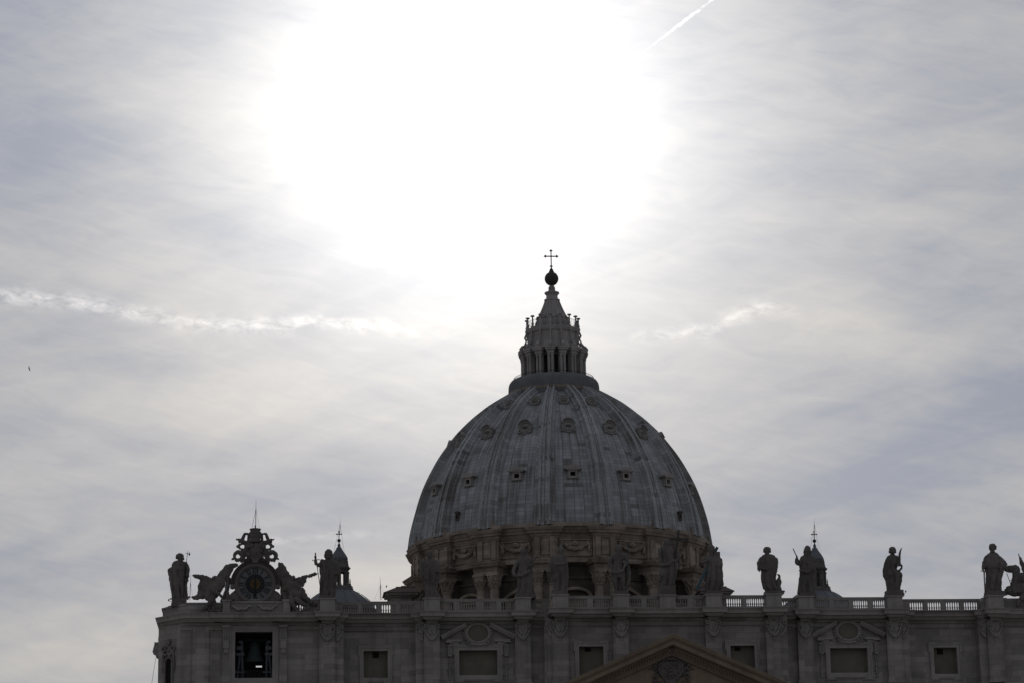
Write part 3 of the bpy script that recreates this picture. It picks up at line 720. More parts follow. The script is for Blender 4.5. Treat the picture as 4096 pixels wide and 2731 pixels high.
# ------------------------------------------------------------------ balustrades
BALP = [(.10, 0), (.10, .07), (.065, .09), (.075, .15), (.105, .26), (.10, .34), (.06, .47), (.05, .55), (.085, .58), (.05, .61), (.06, .7), (.085, .8), (.075, .86), (.1, .88), (.1, .95)]
bal_me = None
RUNS = [  # (x from, x to, Y, groups in photo px, label)
    (-39.3, -41.9, 3.1, [(1196, 1240)], 'short balustrade half hidden behind the winged figure right of the clock'),
    (-37.45, -27.55, 4.6, [(1368, 1430), (1448, 1507), (1524, 1583), (1602, 1658)], 'balustrade with a small left cupola showing behind it'),
    (-25.7, -17.15, 2.9, [(1758, 1815), (1837, 1904), (1934, 1985), (2004, 2063)], 'balustrade in front of the left side of the dome drum'),
    (-15.35, -13.1, 3.3, [(2143, 2168)], 'short solid balustrade between two statues left of the axis, set back'),
    (-11.3, -6.15, 1.0, [(2274, 2349), (2371, 2451)], 'balustrade under the middle of the dome between two pedestals'),
    (-4.4, -.85, 1.0, [(2513, 2566), (2585, 2636)], 'balustrade immediately left of the statue with the large cross'),
    (.95, 4.4, 1.0, [(2702, 2751), (2772, 2823)], 'balustrade immediately right of the statue with the large cross'),
    (6.15, 11.3, 1.0, [(2887, 2967), (2984, 3061)], 'balustrade with bright sky between its balusters left of the wreathed statue'),
    (13.1, 15.35, 3.3, [(3126, 3196)], 'short set back balustrade right of the wreathed statue'),
    (17.15, 25.7, 2.9, [(3262, 3316), (3334, 3394), (3411, 3472), (3490, 3548)], 'balustrade with the right cupola showing behind it'),
    (27.55, 37.45, 4.6, [(3636, 3692), (3708, 3764), (3781, 3837), (3853, 3910)], 'balustrade against open sky left of the statue with the saw'),
]
for xa, xb_, Y, groups, lab in RUNS:
    x0, x1 = sorted((xa, xb_)); yc = Y
    T = thing('balustrade', lab, 'balustrade', ((x0+x1)/2, yc, ZC), 'balustrades along the facade roof')
    obj('rail', MB().box(x0, x1, yc-.2, yc+.2, 49.2, 49.38).box(x0, x1, yc-.25, yc+.25, 49.38, 49.46).box(x0, x1, yc-.16, yc+.16, 49.1, 49.2), TRIM, T)
    obj('base_course', MB().box(x0, x1, yc-.24, yc+.24, ZC-.5, 48.1).box(x0, x1, yc-.18, yc+.18, 48.1, 48.17), TRIM, T)
    gx = []
    for a_, b_ in groups: gx.append((at(a_, 2415, yc).x, at(b_, 2415, yc).x))
    edges = [x0]+[v for p in gx for v in p]+[x1]
    for k in range(0, len(edges), 2):
        if edges[k+1]-edges[k] > .12:
            obj('pier', MB().box(edges[k], edges[k+1], yc-.17, yc+.17, 48.1, 49.12), TRIM, T)
    for a_, b_ in gx:
        n = max(2, round((b_-a_)/.262)); d = (b_-a_)/n
        for i in range(n+1):
            x = a_+d*i
            if i in (0, n): x += .03 if i == 0 else -.03
            if bal_me is None:
                o = obj('baluster', MB().lathe(BALP, (x, yc, 48.17), 10), TRIM, T, True); bal_me = o; BX = (x, yc); BT = T
            else:
                copy_part(bal_me, T, Vector((x-BX[0], yc-BX[1], 0)) + (BT.location-T.location))

# ------------------------------------------------------------------ great dome
DC = Vector((.35, 146, 0))
DOME = thing('dome', 'huge ribbed lead dome with lantern, ball and cross behind the facade', 'dome', (DC.x, DC.y, 46))
def pol(r, th, z): return Vector((DC.x+r*math.sin(th), DC.y-r*math.cos(th), z))
SH = [(23.4, 75.4), (23.22, 76.6), (22.98, 78.2), (22.6, 79.87), (21.92, 82.22), (21.08, 84.5), (19.95, 86.8), (18.62, 89.1), (16.95, 91.4), (15.65, 93.0), (13.8, 94.85), (12.45, 96.0), (10.95, 97.15), (9.3, 98.2), (7.8, 99.1), (6.5, 99.8)]
def refine(P, n):
    out = []
    for i in range(len(P)-1):
        p0 = P[max(i-1, 0)]; p1 = P[i]; p2 = P[i+1]; p3 = P[min(i+2, len(P)-1)]
        for k in range(n):
            t = k/n; out.append(tuple(.5*((2*p1[j])+(-p0[j]+p2[j])*t+(2*p0[j]-5*p1[j]+4*p2[j]-p3[j])*t*t+(-p0[j]+3*p1[j]-3*p2[j]+p3[j])*t**3) for j in (0, 1)))
    return out+[P[-1]]
SHF = refine(SH, 4)
ARC = [0]
for i in range(1, len(SHF)): ARC.append(ARC[-1]+math.hypot(SHF[i][0]-SHF[i-1][0], SHF[i][1]-SHF[i-1][1]))
def sh(s):       # point, outward normal at arc length s
    s = min(max(s, 0), ARC[-1]-1e-4); i = 0
    while ARC[i+1] < s: i += 1
    t = (s-ARC[i])/(ARC[i+1]-ARC[i]); a, b = SHF[i], SHF[i+1]
    r, z = a[0]+(b[0]-a[0])*t, a[1]+(b[1]-a[1])*t; dr, dz = b[0]-a[0], b[1]-a[1]; L = math.hypot(dr, dz)
    return r, z, dz/L, -dr/L
def s_at_z(z):
    for i in range(len(SHF)-1):
        if SHF[i][1] <= z <= SHF[i+1][1]: return ARC[i]+(z-SHF[i][1])/(SHF[i+1][1]-SHF[i][1])*(ARC[i+1]-ARC[i])
    return ARC[-1]
m = MB(); NS = 192; m.uv = []
for j, (r, z) in enumerate(SHF):
    for i in range(NS+1):
        th = -pi+2*pi*i/NS; p = pol(r, th, z); m.v.append(tuple(p)); m.uv.append((th*23.6, ARC[j]))
for j in range(len(SHF)-1):
    for i in range(NS): m.f.append((j*(NS+1)+i, j*(NS+1)+i+1, (j+1)*(NS+1)+i+1, (j+1)*(NS+1)+i))
shell = obj('shell', m, LEAD, DOME, True)
RIBT = [math.radians(11.25+22.5*k) for k in range(-8, 8)]
SMAX = ARC[-1]-.6
def strip(m, th, w0, w1, h, s0=0.0, s1=None, off=0.0, n=40):
    s1 = s1 or SMAX; rows = []
    for k in range(n+1):
        s = s0+(s1-s0)*k/n; r, z, nr, nz_ = sh(s); q = s/SMAX; w = w0+(w1-w0)*q
        tg = Vector((math.cos(th), math.sin(th), 0)); c = pol(r, th, z); nn = Vector((nr*math.sin(th), -nr*math.cos(th), nz_))
        ofs = off*(1-q*.42)
        rows.append((c+tg*(ofs-w)-nn*.5, c+tg*(ofs-w*.94)+nn*h, c+tg*(ofs+w*.94)+nn*h, c+tg*(ofs+w)-nn*.5, s))
    b = len(m.v)
    for r_ in rows:
        m.v += [tuple(p) for p in r_[:4]]; m.uv += [(th*23.6-1.1, r_[4]), (th*23.6-.6, r_[4]), (th*23.6+.6, r_[4]), (th*23.6+1.1, r_[4])]
    for k in range(n):
        for j in range(3): m.f.append((b+k*4+j, b+k*4+j+1, b+(k+1)*4+j+1, b+(k+1)*4+j))
    m.f.append((b, b+1, b+2, b+3)); e = b+n*4; m.f.append((e+3, e+2, e+1, e))
for th in RIBT:
    if abs(th) > math.radians(115): continue
    m = MB(); m.uv = []
    strip(m, th, 1.75, .95, .32); strip(m, th, 1.12, .62, .72)
    for q in (-1, 1): strip(m, th, .24, .14, .98, off=q*.76)
    rb = obj('rib', m, LEADR, DOME)
    # stone base blocks of the rib and the knobs of its climbing irons
    bb = MB(); bb.uv = None
    for k, (s_, w_, h_) in enumerate(((0, 1.42, .66), (.7, 1.2, .56))):
        m2 = MB(); m2.uv = []; strip(m2, th, w_, w_*.97, h_, s_, s_+.66, n=2); bb.add(m2.v, m2.f)
    obj('rib_base', bb, DRUM, rb)
    ir = MB()
    for k in range(24):
        s_ = 3+k*1.4
        if s_ > SMAX: break
        r, z, nr, nz_ = sh(s_); p = pol(r+nr*.5, th, z+nz_*.5); ir.ell(p, .1, .1, .1, 6, 4)
    obj('climbing_iron', ir, IRON, rb)
# dormers in three tiers
def local(th, z0, tilt, sc=.92):
    s_ = s_at_z(z0); r, z, nr, nz_ = sh(s_); c = pol(r, th, z); tg = Vector((math.cos(th), math.sin(th), 0)); out = Vector((math.sin(th), -math.cos(th), 0))
    nn = (out*nr+Vector((0, 0, nz_))).lerp(out, 1-tilt).normalized(); up = nn.cross(tg); up = up if up.z > 0 else -up
    return lambda v: c+tg*v.x*sc-nn*v.y*sc+up*v.z*sc*(.82 if tilt < .2 else 1)
def place_dormer(kind, th, z0, k):
    F = local(th, z0, {'low': .15, 'mid': .55, 'top': .75}[kind])
    m = MB(); d = MB()
    if kind == 'low':
        m.box(-.72, -.42, -.6, .8, -.9, .75).box(.42, .72, -.6, .8, -.9, .75).box(-.42, .42, -.6, .8, -.9, -.45).box(-.42, .42, -.6, .8, .42, .75)
        m.box(-1.15, 1.15, -.8, .8, .75, .92)
        if k % 2: m.prism([(-1.45, .92), (1.45, .92), (1.45, 1.05), (0, 1.8), (-1.45, 1.05)], -.85, 1.2); m.prism([(-.8, 1.0), (.8, 1.0), (0, 1.4)], -.9, -.84)
        else: m.prism([(-1.45, .92), (1.45, .92), (1.4, 1.05)]+[(1.4*math.cos(pi*q/10), 1.05+.75*math.sin(pi*q/10)) for q in range(1, 10)]+[(-1.4, 1.05)], -.85, 1.2)
        for q in (-1, 1): m.torus((q*.85, -.25, -.8), .16, .1, 10, 6, rd=.25); m.box(*sorted((q*.72, q*.9)), -.4, .6, -.7, .7)
        d.box(-.42, .42, -.1, 0, -.45, .42)
    elif kind == 'mid':
        m.torus((0, -.35, 0), .98, .2, 24, 8, rd=.55); m.torus((0, -.55, .15), 1.1, .14, 16, 6, a0=.2, a1=pi-.2, rd=.7)
        for q in (-1, 1): m.torus((q*.85, -.4, -.75), .25, .16, 12, 6, rd=.35)
        m.tube([(-.8, -.4, -.95), (0, -.55, -1.2), (.8, -.4, -.95)], [.12, .2, .12], 8); m.ell((0, -.6, 1.25), .3, .4, .22); m.prism([(.95*math.cos(2*pi*q/20), .95*math.sin(2*pi*q/20)) for q in range(20)], -.5, .8)
        m.prism([(.62*math.cos(pi*q/8)-.0, .1+.3*math.sin(pi*q/8)) for q in range(9)], -.58, -.5)
        d.prism([(.5*math.cos(2*pi*q/16), -.05+.28*math.sin(2*pi*q/16)) for q in range(16)], -.62, -.58)
    else:
        m.torus((0, -.2, 0), .82, .18, 22, 8, rd=.4); m.torus((0, -.3, .1), .98, .1, 14, 6, a0=.4, a1=pi-.4, rd=.4); m.prism([(.8*math.cos(2*pi*q/20), .8*math.sin(2*pi*q/20)) for q in range(20)], -.22, .4)
        d.prism([(.5*math.cos(2*pi*q/16), .34*math.sin(2*pi*q/16)) for q in range(16)], -.28, -.22)
        d.box(-.03, .03, -.3, -.28, -.3, .3)
    m.xf(F); d.xf(F)
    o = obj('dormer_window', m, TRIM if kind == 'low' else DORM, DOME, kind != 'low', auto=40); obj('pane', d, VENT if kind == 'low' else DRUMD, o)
DORM = lead_mat('dormer_lead', (.225, .21, .2), False)
for k in range(-5, 6):
    th = math.radians(22.5*k)
    if abs(k) <= 3: place_dormer('low', th, 83.45, k)
    if abs(k) <= 4: place_dormer('mid', th, 91.6, k)
    if abs(k) <= 4: place_dormer('top', th, 96.7, k)
# small red-brown niches low on the shell
for k in (-2, 2):
    th = math.radians(22.5*k+(3 if k > 0 else -3)); F = local(th, 78.2, .1)
    m = MB().box(-.34, .34, -.35, .4, -.9, .65).box(-.5, .5, -.5, .4, .65, .85).prism([(-.5, .85), (.5, .85), (0, 1.05)], -.5, .4).xf(F); o = obj('vent_niche', m, DARKROOF, DOME)
    obj('vent', MB().box(-.15, .15, -.4, -.35, -.5, .3).xf(F), VENT, o)

# attic ring, drum and buttresses
def ring(prof, r0, dr, half_deg, n=3):
    P = []
    for k, th in enumerate(RIBT):
        h = math.radians(half_deg)
        P += [pol(r0, th-h, 0), pol(r0+dr, th-h*.999, 0)] + [pol(r0+dr, th-h+2*h*j/2, 0) for j in (1,)] + [pol(r0+dr, th+h*.999, 0), pol(r0, th+h, 0)]
        for j in range(1, n): P.append(pol(r0, th+h+(math.radians(22.5)-2*h)*j/n, 0))
    P = [(p.x, p.y) for p in P]
    return MB().sweep(P, prof, closed=True)
AZ0, AZ1 = 70.3, 75.85
obj('attic_wall', ring([(0, 70.1), (0, 74.4)], 22.6, .75, 4.6), DRUM, DOME)
pp = [(-.6, 73.7), (.02, 73.72), (.1, 73.95), (.18, 74.0), (.3, 74.3), (.62, 74.42), (.66, 74.75), (.8, 74.8), (.95, 75.15), (.98, 75.3), (.1, 75.5), (-1.0, 75.75)]
obj('attic_cornice', ring(pp, 22.7, .75, 4.8), DRUM, DOME)
obj('attic_plinth', ring([(0, 70.0), (.35, 70.1), (.35, 70.5), (.1, 70.7), (0, 70.75)], 22.6, .75, 4.8), DRUM, DOME)
obj('shell_foot', MB().lathe([(23.5, 75.2), (24.0, 75.3), (24.0, 75.75), (23.6, 75.95)], DC, 128, cap=False), DRUM, DOME)
ZE0, ZE1 = 68.75, 70.35
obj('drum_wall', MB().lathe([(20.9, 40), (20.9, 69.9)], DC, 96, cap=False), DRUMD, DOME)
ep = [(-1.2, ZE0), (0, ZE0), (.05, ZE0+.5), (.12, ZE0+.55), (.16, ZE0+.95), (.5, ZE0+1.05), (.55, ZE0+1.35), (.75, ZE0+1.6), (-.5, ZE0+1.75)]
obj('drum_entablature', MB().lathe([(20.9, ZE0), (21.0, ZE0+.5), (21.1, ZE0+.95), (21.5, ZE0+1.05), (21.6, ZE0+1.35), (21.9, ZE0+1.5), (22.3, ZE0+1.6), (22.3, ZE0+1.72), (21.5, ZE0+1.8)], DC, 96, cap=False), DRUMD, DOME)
for th in RIBT:
    if abs(th) > math.radians(112): continue
    out = Vector((math.sin(th), -math.cos(th), 0)); tg = Vector((math.cos(th), math.sin(th), 0))
    def F(v): return DC+out*v.y+tg*v.x+Vector((0, 0, v.z))
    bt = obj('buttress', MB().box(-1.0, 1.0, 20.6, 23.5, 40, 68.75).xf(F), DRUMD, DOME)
    eb = MB().box(-2.0, 2.0, 20.8, 24.15, ZE0, ZE0+.5).box(-2.06, 2.06, 20.8, 24.22, ZE0+.5, ZE0+.95).box(-2.3, 2.3, 20.8, 24.5, ZE0+.95, ZE0+1.08).box(-2.55, 2.55, 20.8, 24.8, ZE0+1.08, ZE0+1.36).box(-2.68, 2.68, 20.8, 24.95, ZE0+1.36, ZE0+1.55).box(-2.78, 2.78, 20.8, 25.05, ZE0+1.55, ZE0+1.7)
    obj('entablature_block', eb.xf(F), DRUM, bt)
    for q in (-1, 1):
        obj('column', MB().lathe([(.78, 52), (.78, 58), (.74, 62), (.68, 66.6), (.8, 66.7), (.72, 66.85)], (q*1.15, 0, 0), 18, cap=False).xf(lambda v: F(Vector((v.x, v.y+23.35, v.z)))), DRUM, bt, True, auto=40)
        c = MB()
        c.lathe([(.7, 66.8), (.74, 67.3), (.9, 68.0), (1.02, 68.45)], (q*1.15, 0, 0), 16); c.box(q*1.15-1.0, q*1.15+1.0, -1.0, 1.0, 68.45, 68.75)
        for tier, (rr, zz, n_) in enumerate(((.8, 67.15, 10), (.88, 67.7, 10), (1.0, 68.2, 8))):
            for j in range(n_):
                a_ = 2*pi*(j+tier*.5)/n_+random.uniform(-.08, .08); kx, ky = math.cos(a_), math.sin(a_)
                c.tube([(q*1.15+(rr-.14)*kx, (rr-.14)*ky, zz-.32), (q*1.15+rr*kx, rr*ky, zz), (q*1.15+(rr+.18)*kx, (rr+.18)*ky, zz+.22), (q*1.15+(rr+.22)*kx, (rr+.22)*ky, zz+.08)], [.1, .17, .13, .05], 5)
        obj('column_capital', c.xf(lambda v: F(Vector((v.x, v.y+23.35, v.z)))), DRUM, bt, True, auto=60)
    # two panel strips on the attic above
    st = MB().box(-1.55, -.75, 23.3, 23.62, 70.8, 73.8).box(.75, 1.55, 23.3, 23.62, 70.8, 73.8).box(-.6, .6, 23.3, 23.5, 71.2, 73.4).xf(F)
    obj('attic_pilaster', st, DRUM, DOME)
for k in range(-4, 5):
    th = math.radians(22.5*k)
    out = Vector((math.sin(th), -math.cos(th), 0)); tg = Vector((math.cos(th), math.sin(th), 0))
    def F(v): return DC+out*v.y+tg*v.x+Vector((0, 0, v.z))
    gm = MB(); R0 = 22.75
    P = [(-2.0+4.0*t/12, R0+.1, 72.9-.85*math.sin(pi*t/12)) for t in range(13)]
    gm.tube([Vector(p) for p in P], [.14, .2, .25, .3, .33, .35, .36, .35, .33, .3, .25, .2, .14], 8)
    for j in range(46):
        t = random.random()*12; z = 72.9-.85*math.sin(pi*t/12)
        gm.ell((-2.0+4.0*t/12+random.uniform(-.06, .06), R0+.28+random.uniform(-.05, .12), z+random.uniform(-.26, .26)), .15, .15, .15, 6, 5)
    for q in (-1, 1):
        gm.tube([(q*2.0, R0+.15, 73.0), (q*2.15, R0+.2, 72.4), (q*2.1, R0+.15, 71.7)], [.14, .24, .12], 7); gm.ell((q*2.0, R0+.2, 73.05), .25, .25, .2)
        for j in range(10): gm.ell((q*2.1+random.uniform(-.22, .22), R0+.25, 72.9-.12*j), .13, .14, .13, 6, 5)
    gm.ell((0, R0+.3, 72.85), .5, .4, .42); gm.ell((0, R0+.5, 72.95), .28, .3, .3)
    obj('garland', gm.xf(F), DRUM, DOME, True, auto=60)
    fm = MB().box(-2.55, 2.55, R0-.2, R0+.06, 73.35, 73.5).box(-2.55, 2.55, R0-.2, R0+.06, 71.0, 71.12).box(-2.55, -2.42, R0-.2, R0+.06, 71.0, 73.5).box(2.42, 2.55, R0-.2, R0+.06, 71.0, 73.5).xf(F)
    obj('attic_panel', fm, DRUM, DOME)
    # drum window with pediment
    R1 = 20.95; wm_ = MB()
    wm_.box(-2.05, -1.45, R1-.3, R1+.75, 52, 64.80).box(1.45, 2.05, R1-.3, R1+.75, 52, 64.80).box(-1.45, 1.45, R1-.3, R1+.4, 63.60, 64.80).box(-2.5, 2.5, R1-.3, R1+.95, 64.80, 65.20)
    if k % 2 == 0:
        Pt = [(2.55*math.cos(pi*q/14), 65.20+1.35*math.sin(pi*q/14)) for q in range(15)]; Pi = [(2.1*math.cos(pi*q/14), 65.20+.95*math.sin(pi*q/14)) for q in range(15)]
    else:
        Pt = [(2.65, 65.20), (2.65, 65.45), (0, 66.85), (-2.65, 65.45), (-2.65, 65.20)]; Pi = [(2.1, 65.20), (0, 66.25), (-2.1, 65.20)]
        Pt = [(2.65, 65.20), (0, 66.85), (-2.65, 65.20)]
    n = len(Pt)
    for j in range(n-1):
        a_, b_, c_, d_ = Pt[j], Pt[j+1], Pi[j], Pi[j+1]
        vs = [(a_[0], R1+1.05, a_[1]), (b_[0], R1+1.05, b_[1]), (d_[0], R1+1.05, d_[1]), (c_[0], R1+1.05, c_[1])]; vs += [(p[0], R1-.2, p[2]) for p in vs]
        wm_.add(vs, [(0, 1, 2, 3), (7, 6, 5, 4), (0, 4, 5, 1), (1, 5, 6, 2), (2, 6, 7, 3), (3, 7, 4, 0)])
    wo = obj('drum_window', wm_.xf(F), DRUM, DOME)
    obj('pane', MB().box(-1.45, 1.45, R1-.1, R1+.05, 52, 63.60).xf(F), VENT, wo)
# drum walls behind: stringcourse bands
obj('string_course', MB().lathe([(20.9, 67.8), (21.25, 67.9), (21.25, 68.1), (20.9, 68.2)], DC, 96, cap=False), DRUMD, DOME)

# lantern
DL = Vector((DC.x-.3, 146, 0))
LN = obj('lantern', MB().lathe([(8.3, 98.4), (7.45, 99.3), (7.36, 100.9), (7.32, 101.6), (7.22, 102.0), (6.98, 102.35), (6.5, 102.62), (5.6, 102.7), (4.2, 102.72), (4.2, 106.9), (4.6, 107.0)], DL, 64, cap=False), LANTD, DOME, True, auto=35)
obj('gallery_band', MB().lathe([(7.2, 99.9), (7.45, 100.0), (7.45, 100.45), (7.2, 100.55)], DL, 64, cap=False), DRUM, LN)
gr = MB().torus((0, 0, 0), 1, .001, 3, 3)
gr = MB()
for k in range(90):
    a_ = -pi/2-.3+(pi+.6)*k/89; gr.tube([(DL.x+6.45*math.sin(a_), DL.y-6.45*math.cos(a_), 102.5), (DL.x+6.45*math.sin(a_), DL.y-6.45*math.cos(a_), 102.95)], .02, 4)
gr.tube([(DL.x+6.45*math.sin(a_), DL.y-6.45*math.cos(a_), 102.95) for a_ in (-pi/2-.3+(pi+.6)*k/60 for k in range(61))], .035, 4)
obj('gallery_railing', gr, IRON, LN)
for k in range(16):
    th = 2*pi*(k+.5)/16+math.radians(.5)
    if th > pi: th -= 2*pi
    if abs(th) > math.radians(110): continue
    out = Vector((math.sin(th), -math.cos(th), 0)); tg = Vector((math.cos(th), math.sin(th), 0))
    def F(v): return DL+out*v.y+tg*v.x+Vector((0, 0, v.z))
    pr_ = MB().box(-.52, .52, 4.0, 4.85, 102.6, 106.55)
    for q in (-1, 1): pr_.lathe([(.26, 102.7), (.26, 103.0), (.22, 103.1), (.2, 105.6), (.26, 105.7), (.3, 106.2)], (q*.27, 5.05, 0), 12)
    obj('column_pair', pr_.xf(F), LANT, LN, False)
    cp = MB().box(-.62, .62, 4.2, 5.35, 106.1, 106.55).box(-.82, .82, 4.2, 5.55, 106.55, 106.85).box(-.9, .9, 4.2, 5.62, 106.85, 107.1)
    cp.prism([(-.32, 107.1), (.32, 107.1), (.32, 107.3), (-.32, 107.3)], -5.3, -4.2)
    sv = MB().tube([(0, 5.35, 107.15), (0, 5.45, 107.45), (0, 5.15, 107.85), (0, 4.75, 108.0)], [.28, .3, .25, .2], 8)
    cp = MB().box(-.62, .62, 4.2, 5.35, 106.1, 106.55).box(-.82, .82, 4.2, 5.55, 106.55, 106.85).box(-.9, .9, 4.2, 5.62, 106.85, 107.1); cp.add(sv.v, sv.f)
    obj('entablature_block', cp.xf(F), LANT, LN)
    vb = MB().tube([(0, 4.55, 108.0), (0, 4.6, 108.6), (0, 4.35, 109.2), (0, 4.55, 109.7), (0, 4.35, 110.3), (0, 4.3, 111.0)], [.2, .14, .11, .17, .11, .1], 8)
    obj('scroll_buttress', vb.xf(F), LANT, LN, True)
    cd = MB().lathe([(.3, 110.6), (.3, 110.85), (.16, 110.95), (.24, 111.25), (.14, 111.5), (.1, 111.8), (.13, 112.0), (.1, 112.3), (.36, 112.45), (.3, 112.6), (0, 112.68)], (0, 4.2, 0), 10).xf(F)
    obj('candelabrum', cd, LANT, LN, True, auto=50)
    wn = MB()
for k in range(16):
    th = 2*pi*k/16
    if pi*.6 < th < pi*1.4: continue
    out = Vector((math.sin(th), -math.cos(th), 0)); tg = Vector((math.cos(th), math.sin(th), 0))
    obj('lantern_window', MB().box(-.3, .3, 4.15, 4.26, 103.0, 106.0).xf(lambda v: DL+out*v.y+tg*v.x+Vector((0, 0, v.z))), VENT, LN)
obj('upper_drum', MB().lathe([(4.9, 107.05), (4.6, 107.5), (4.3, 107.9), (4.15, 108.2), (4.15, 109.9), (4.3, 110.0), (4.4, 110.3), (4.45, 110.6), (4.2, 110.75), (3.0, 110.8)], DL, 48, cap=False), LANT, LN, True, auto=35)
ur = MB()
for k in range(64):
    a_ = 2*pi*k/64; ur.tube([(DL.x+4.0*math.sin(a_), DL.y-4.0*math.cos(a_), 110.7), (DL.x+4.0*math.sin(a_), DL.y-4.0*math.cos(a_), 112.0)], .025, 4)
ur.tube([(DL.x+4.0*math.sin(2*pi*k/40), DL.y-4.0*math.cos(2*pi*k/40), 112.0) for k in range(41)], .03, 4)
obj('upper_railing', ur, IRON, LN)
SP = refine([(3.0, 110.7), (2.9, 111.2), (2.62, 112.2), (2.26, 112.97), (1.83, 113.85), (1.46, 114.73), (1.16, 115.55)], 3)
spr = obj('spire', MB().lathe(SP+[(1.28, 115.6), (1.28, 115.8), (.98, 115.88), (.92, 116.45), (1.05, 116.7), (1.2, 116.8), (1.2, 117.0), (.6, 117.05), (.62, 117.2), (.52, 117.5), (.58, 117.6), (.5, 117.75), (.54, 117.85), (.3, 118.2)], DL, 32, cap=False), LANT, LN, True, auto=30)
sr_ = MB()
for k in range(16):
    th = 2*pi*(k+.5)/16
    sr_.tube([(DL.x+(r+.02)*math.sin(th), DL.y-(r+.02)*math.cos(th), z) for r, z in SP], [.13-.06*i/len(SP) for i in range(len(SP))], 6)
    for i in (3, 8): r, z = SP[i]; sr_.ell((DL.x+(r+.12)*math.sin(th), DL.y-(r+.12)*math.cos(th), z), .22, .22, .2, 8, 6)
obj('spire_rib', sr_, LANT, LN, True)
bz = 119.28
obj('ball', MB().ell((DL.x, DL.y, bz), 1.13, 1.13, 1.13, 32, 18), BRONZE, DOME, True)
cr_ = MB().lathe([(.45, bz+1.0), (.4, bz+1.25), (.3, bz+1.35), (.32, bz+1.5), (.2, bz+1.62), (.12, bz+1.8)], DL, 14)
cr_.box(DL.x-.085, DL.x+.085, 145.92, 146.08, bz+1.7, bz+4.6).box(DL.x-.95, DL.x+.95, 145.92, 146.08, 122.93, 123.1)
for x, z in ((-.95, 123.015), (.95, 123.015), (0, bz+4.65), (0, bz+2.08)):
    cr_.ell((DL.x+x, 146, z), .2, .1, .2, 8, 6)
    for dx, dz in ((1, 0), (-1, 0), (0, 1), (0, -1)):
        if z < 122 and dz: continue
        cr_.tube([(DL.x+x, 146, z), (DL.x+x+dx*.34, 146, z+dz*.34)], [.1, .03], 6)
obj('cross', cr_, BRONZE, DOME)

DOME.location = (.33, 118.6, 46); DOME.scale = (1, 1, 1.0218); DOME.location.z = 122.98-(122.97-46)*1.0218
# roof turrets at the corners of the dome podium
for s in (-1, 1):
    tx = s*26.2-.4 if s < 0 else 22.6
    T = thing('roof_turret', 'low tiled turret with hipped roof %s the foot of the dome' % ('left of' if s < 0 else 'right of'), 'roof turret', (tx, 92, 46), 'roof turrets beside the drum')
    YT = 90.0
    if s < 0:
        rt_ = at(1350+600*.3706, 2150+512*.3706, YT).z; ev = at(1350+500*.3706, 2150+585*.3706, YT).z; x0 = at(1350+497*.3706, 2380, YT).x; x1 = x0+5.4
    else:
        rt_ = at(2930, 2338, YT).z; ev = at(2940, 2361, YT).z; x1 = at(2900+170*.23384, 2360, YT).x; x0 = x1-5.4
    a0, a1 = (x0+1.9, x1-.6) if s < 0 else (x0+.6, x1-.9)
    obj('wall', MB().box(x0+1.2, x1-1.2, YT+1.2, YT+5, 46, ev-.5), RECS, T)
    obj('eaves', MB().box(x0+.75, x1-.75, YT+.75, YT+5.4, ev-.55, ev-.3).box(x0+.3, x1-.3, YT+.3, YT+5.7, ev-.3, ev), RECS, T)
    rr = MB()
    rr.add([(x0, YT, ev), (x1, YT, ev), (x1, YT+6, ev), (x0, YT+6, ev), (a0, YT+2, rt_), (a1, YT+2, rt_), (a1, YT+4, rt_), (a0, YT+4, rt_)], [(0, 1, 5, 4), (1, 2, 6, 5), (2, 3, 7, 6), (3, 0, 4, 7), (4, 5, 6, 7), (3, 2, 1, 0)])
    rr.box(a0, a1, YT+1.95, YT+2.2, rt_-.05, rt_+.12)
    obj('roof', rr, DARKROOF, T)

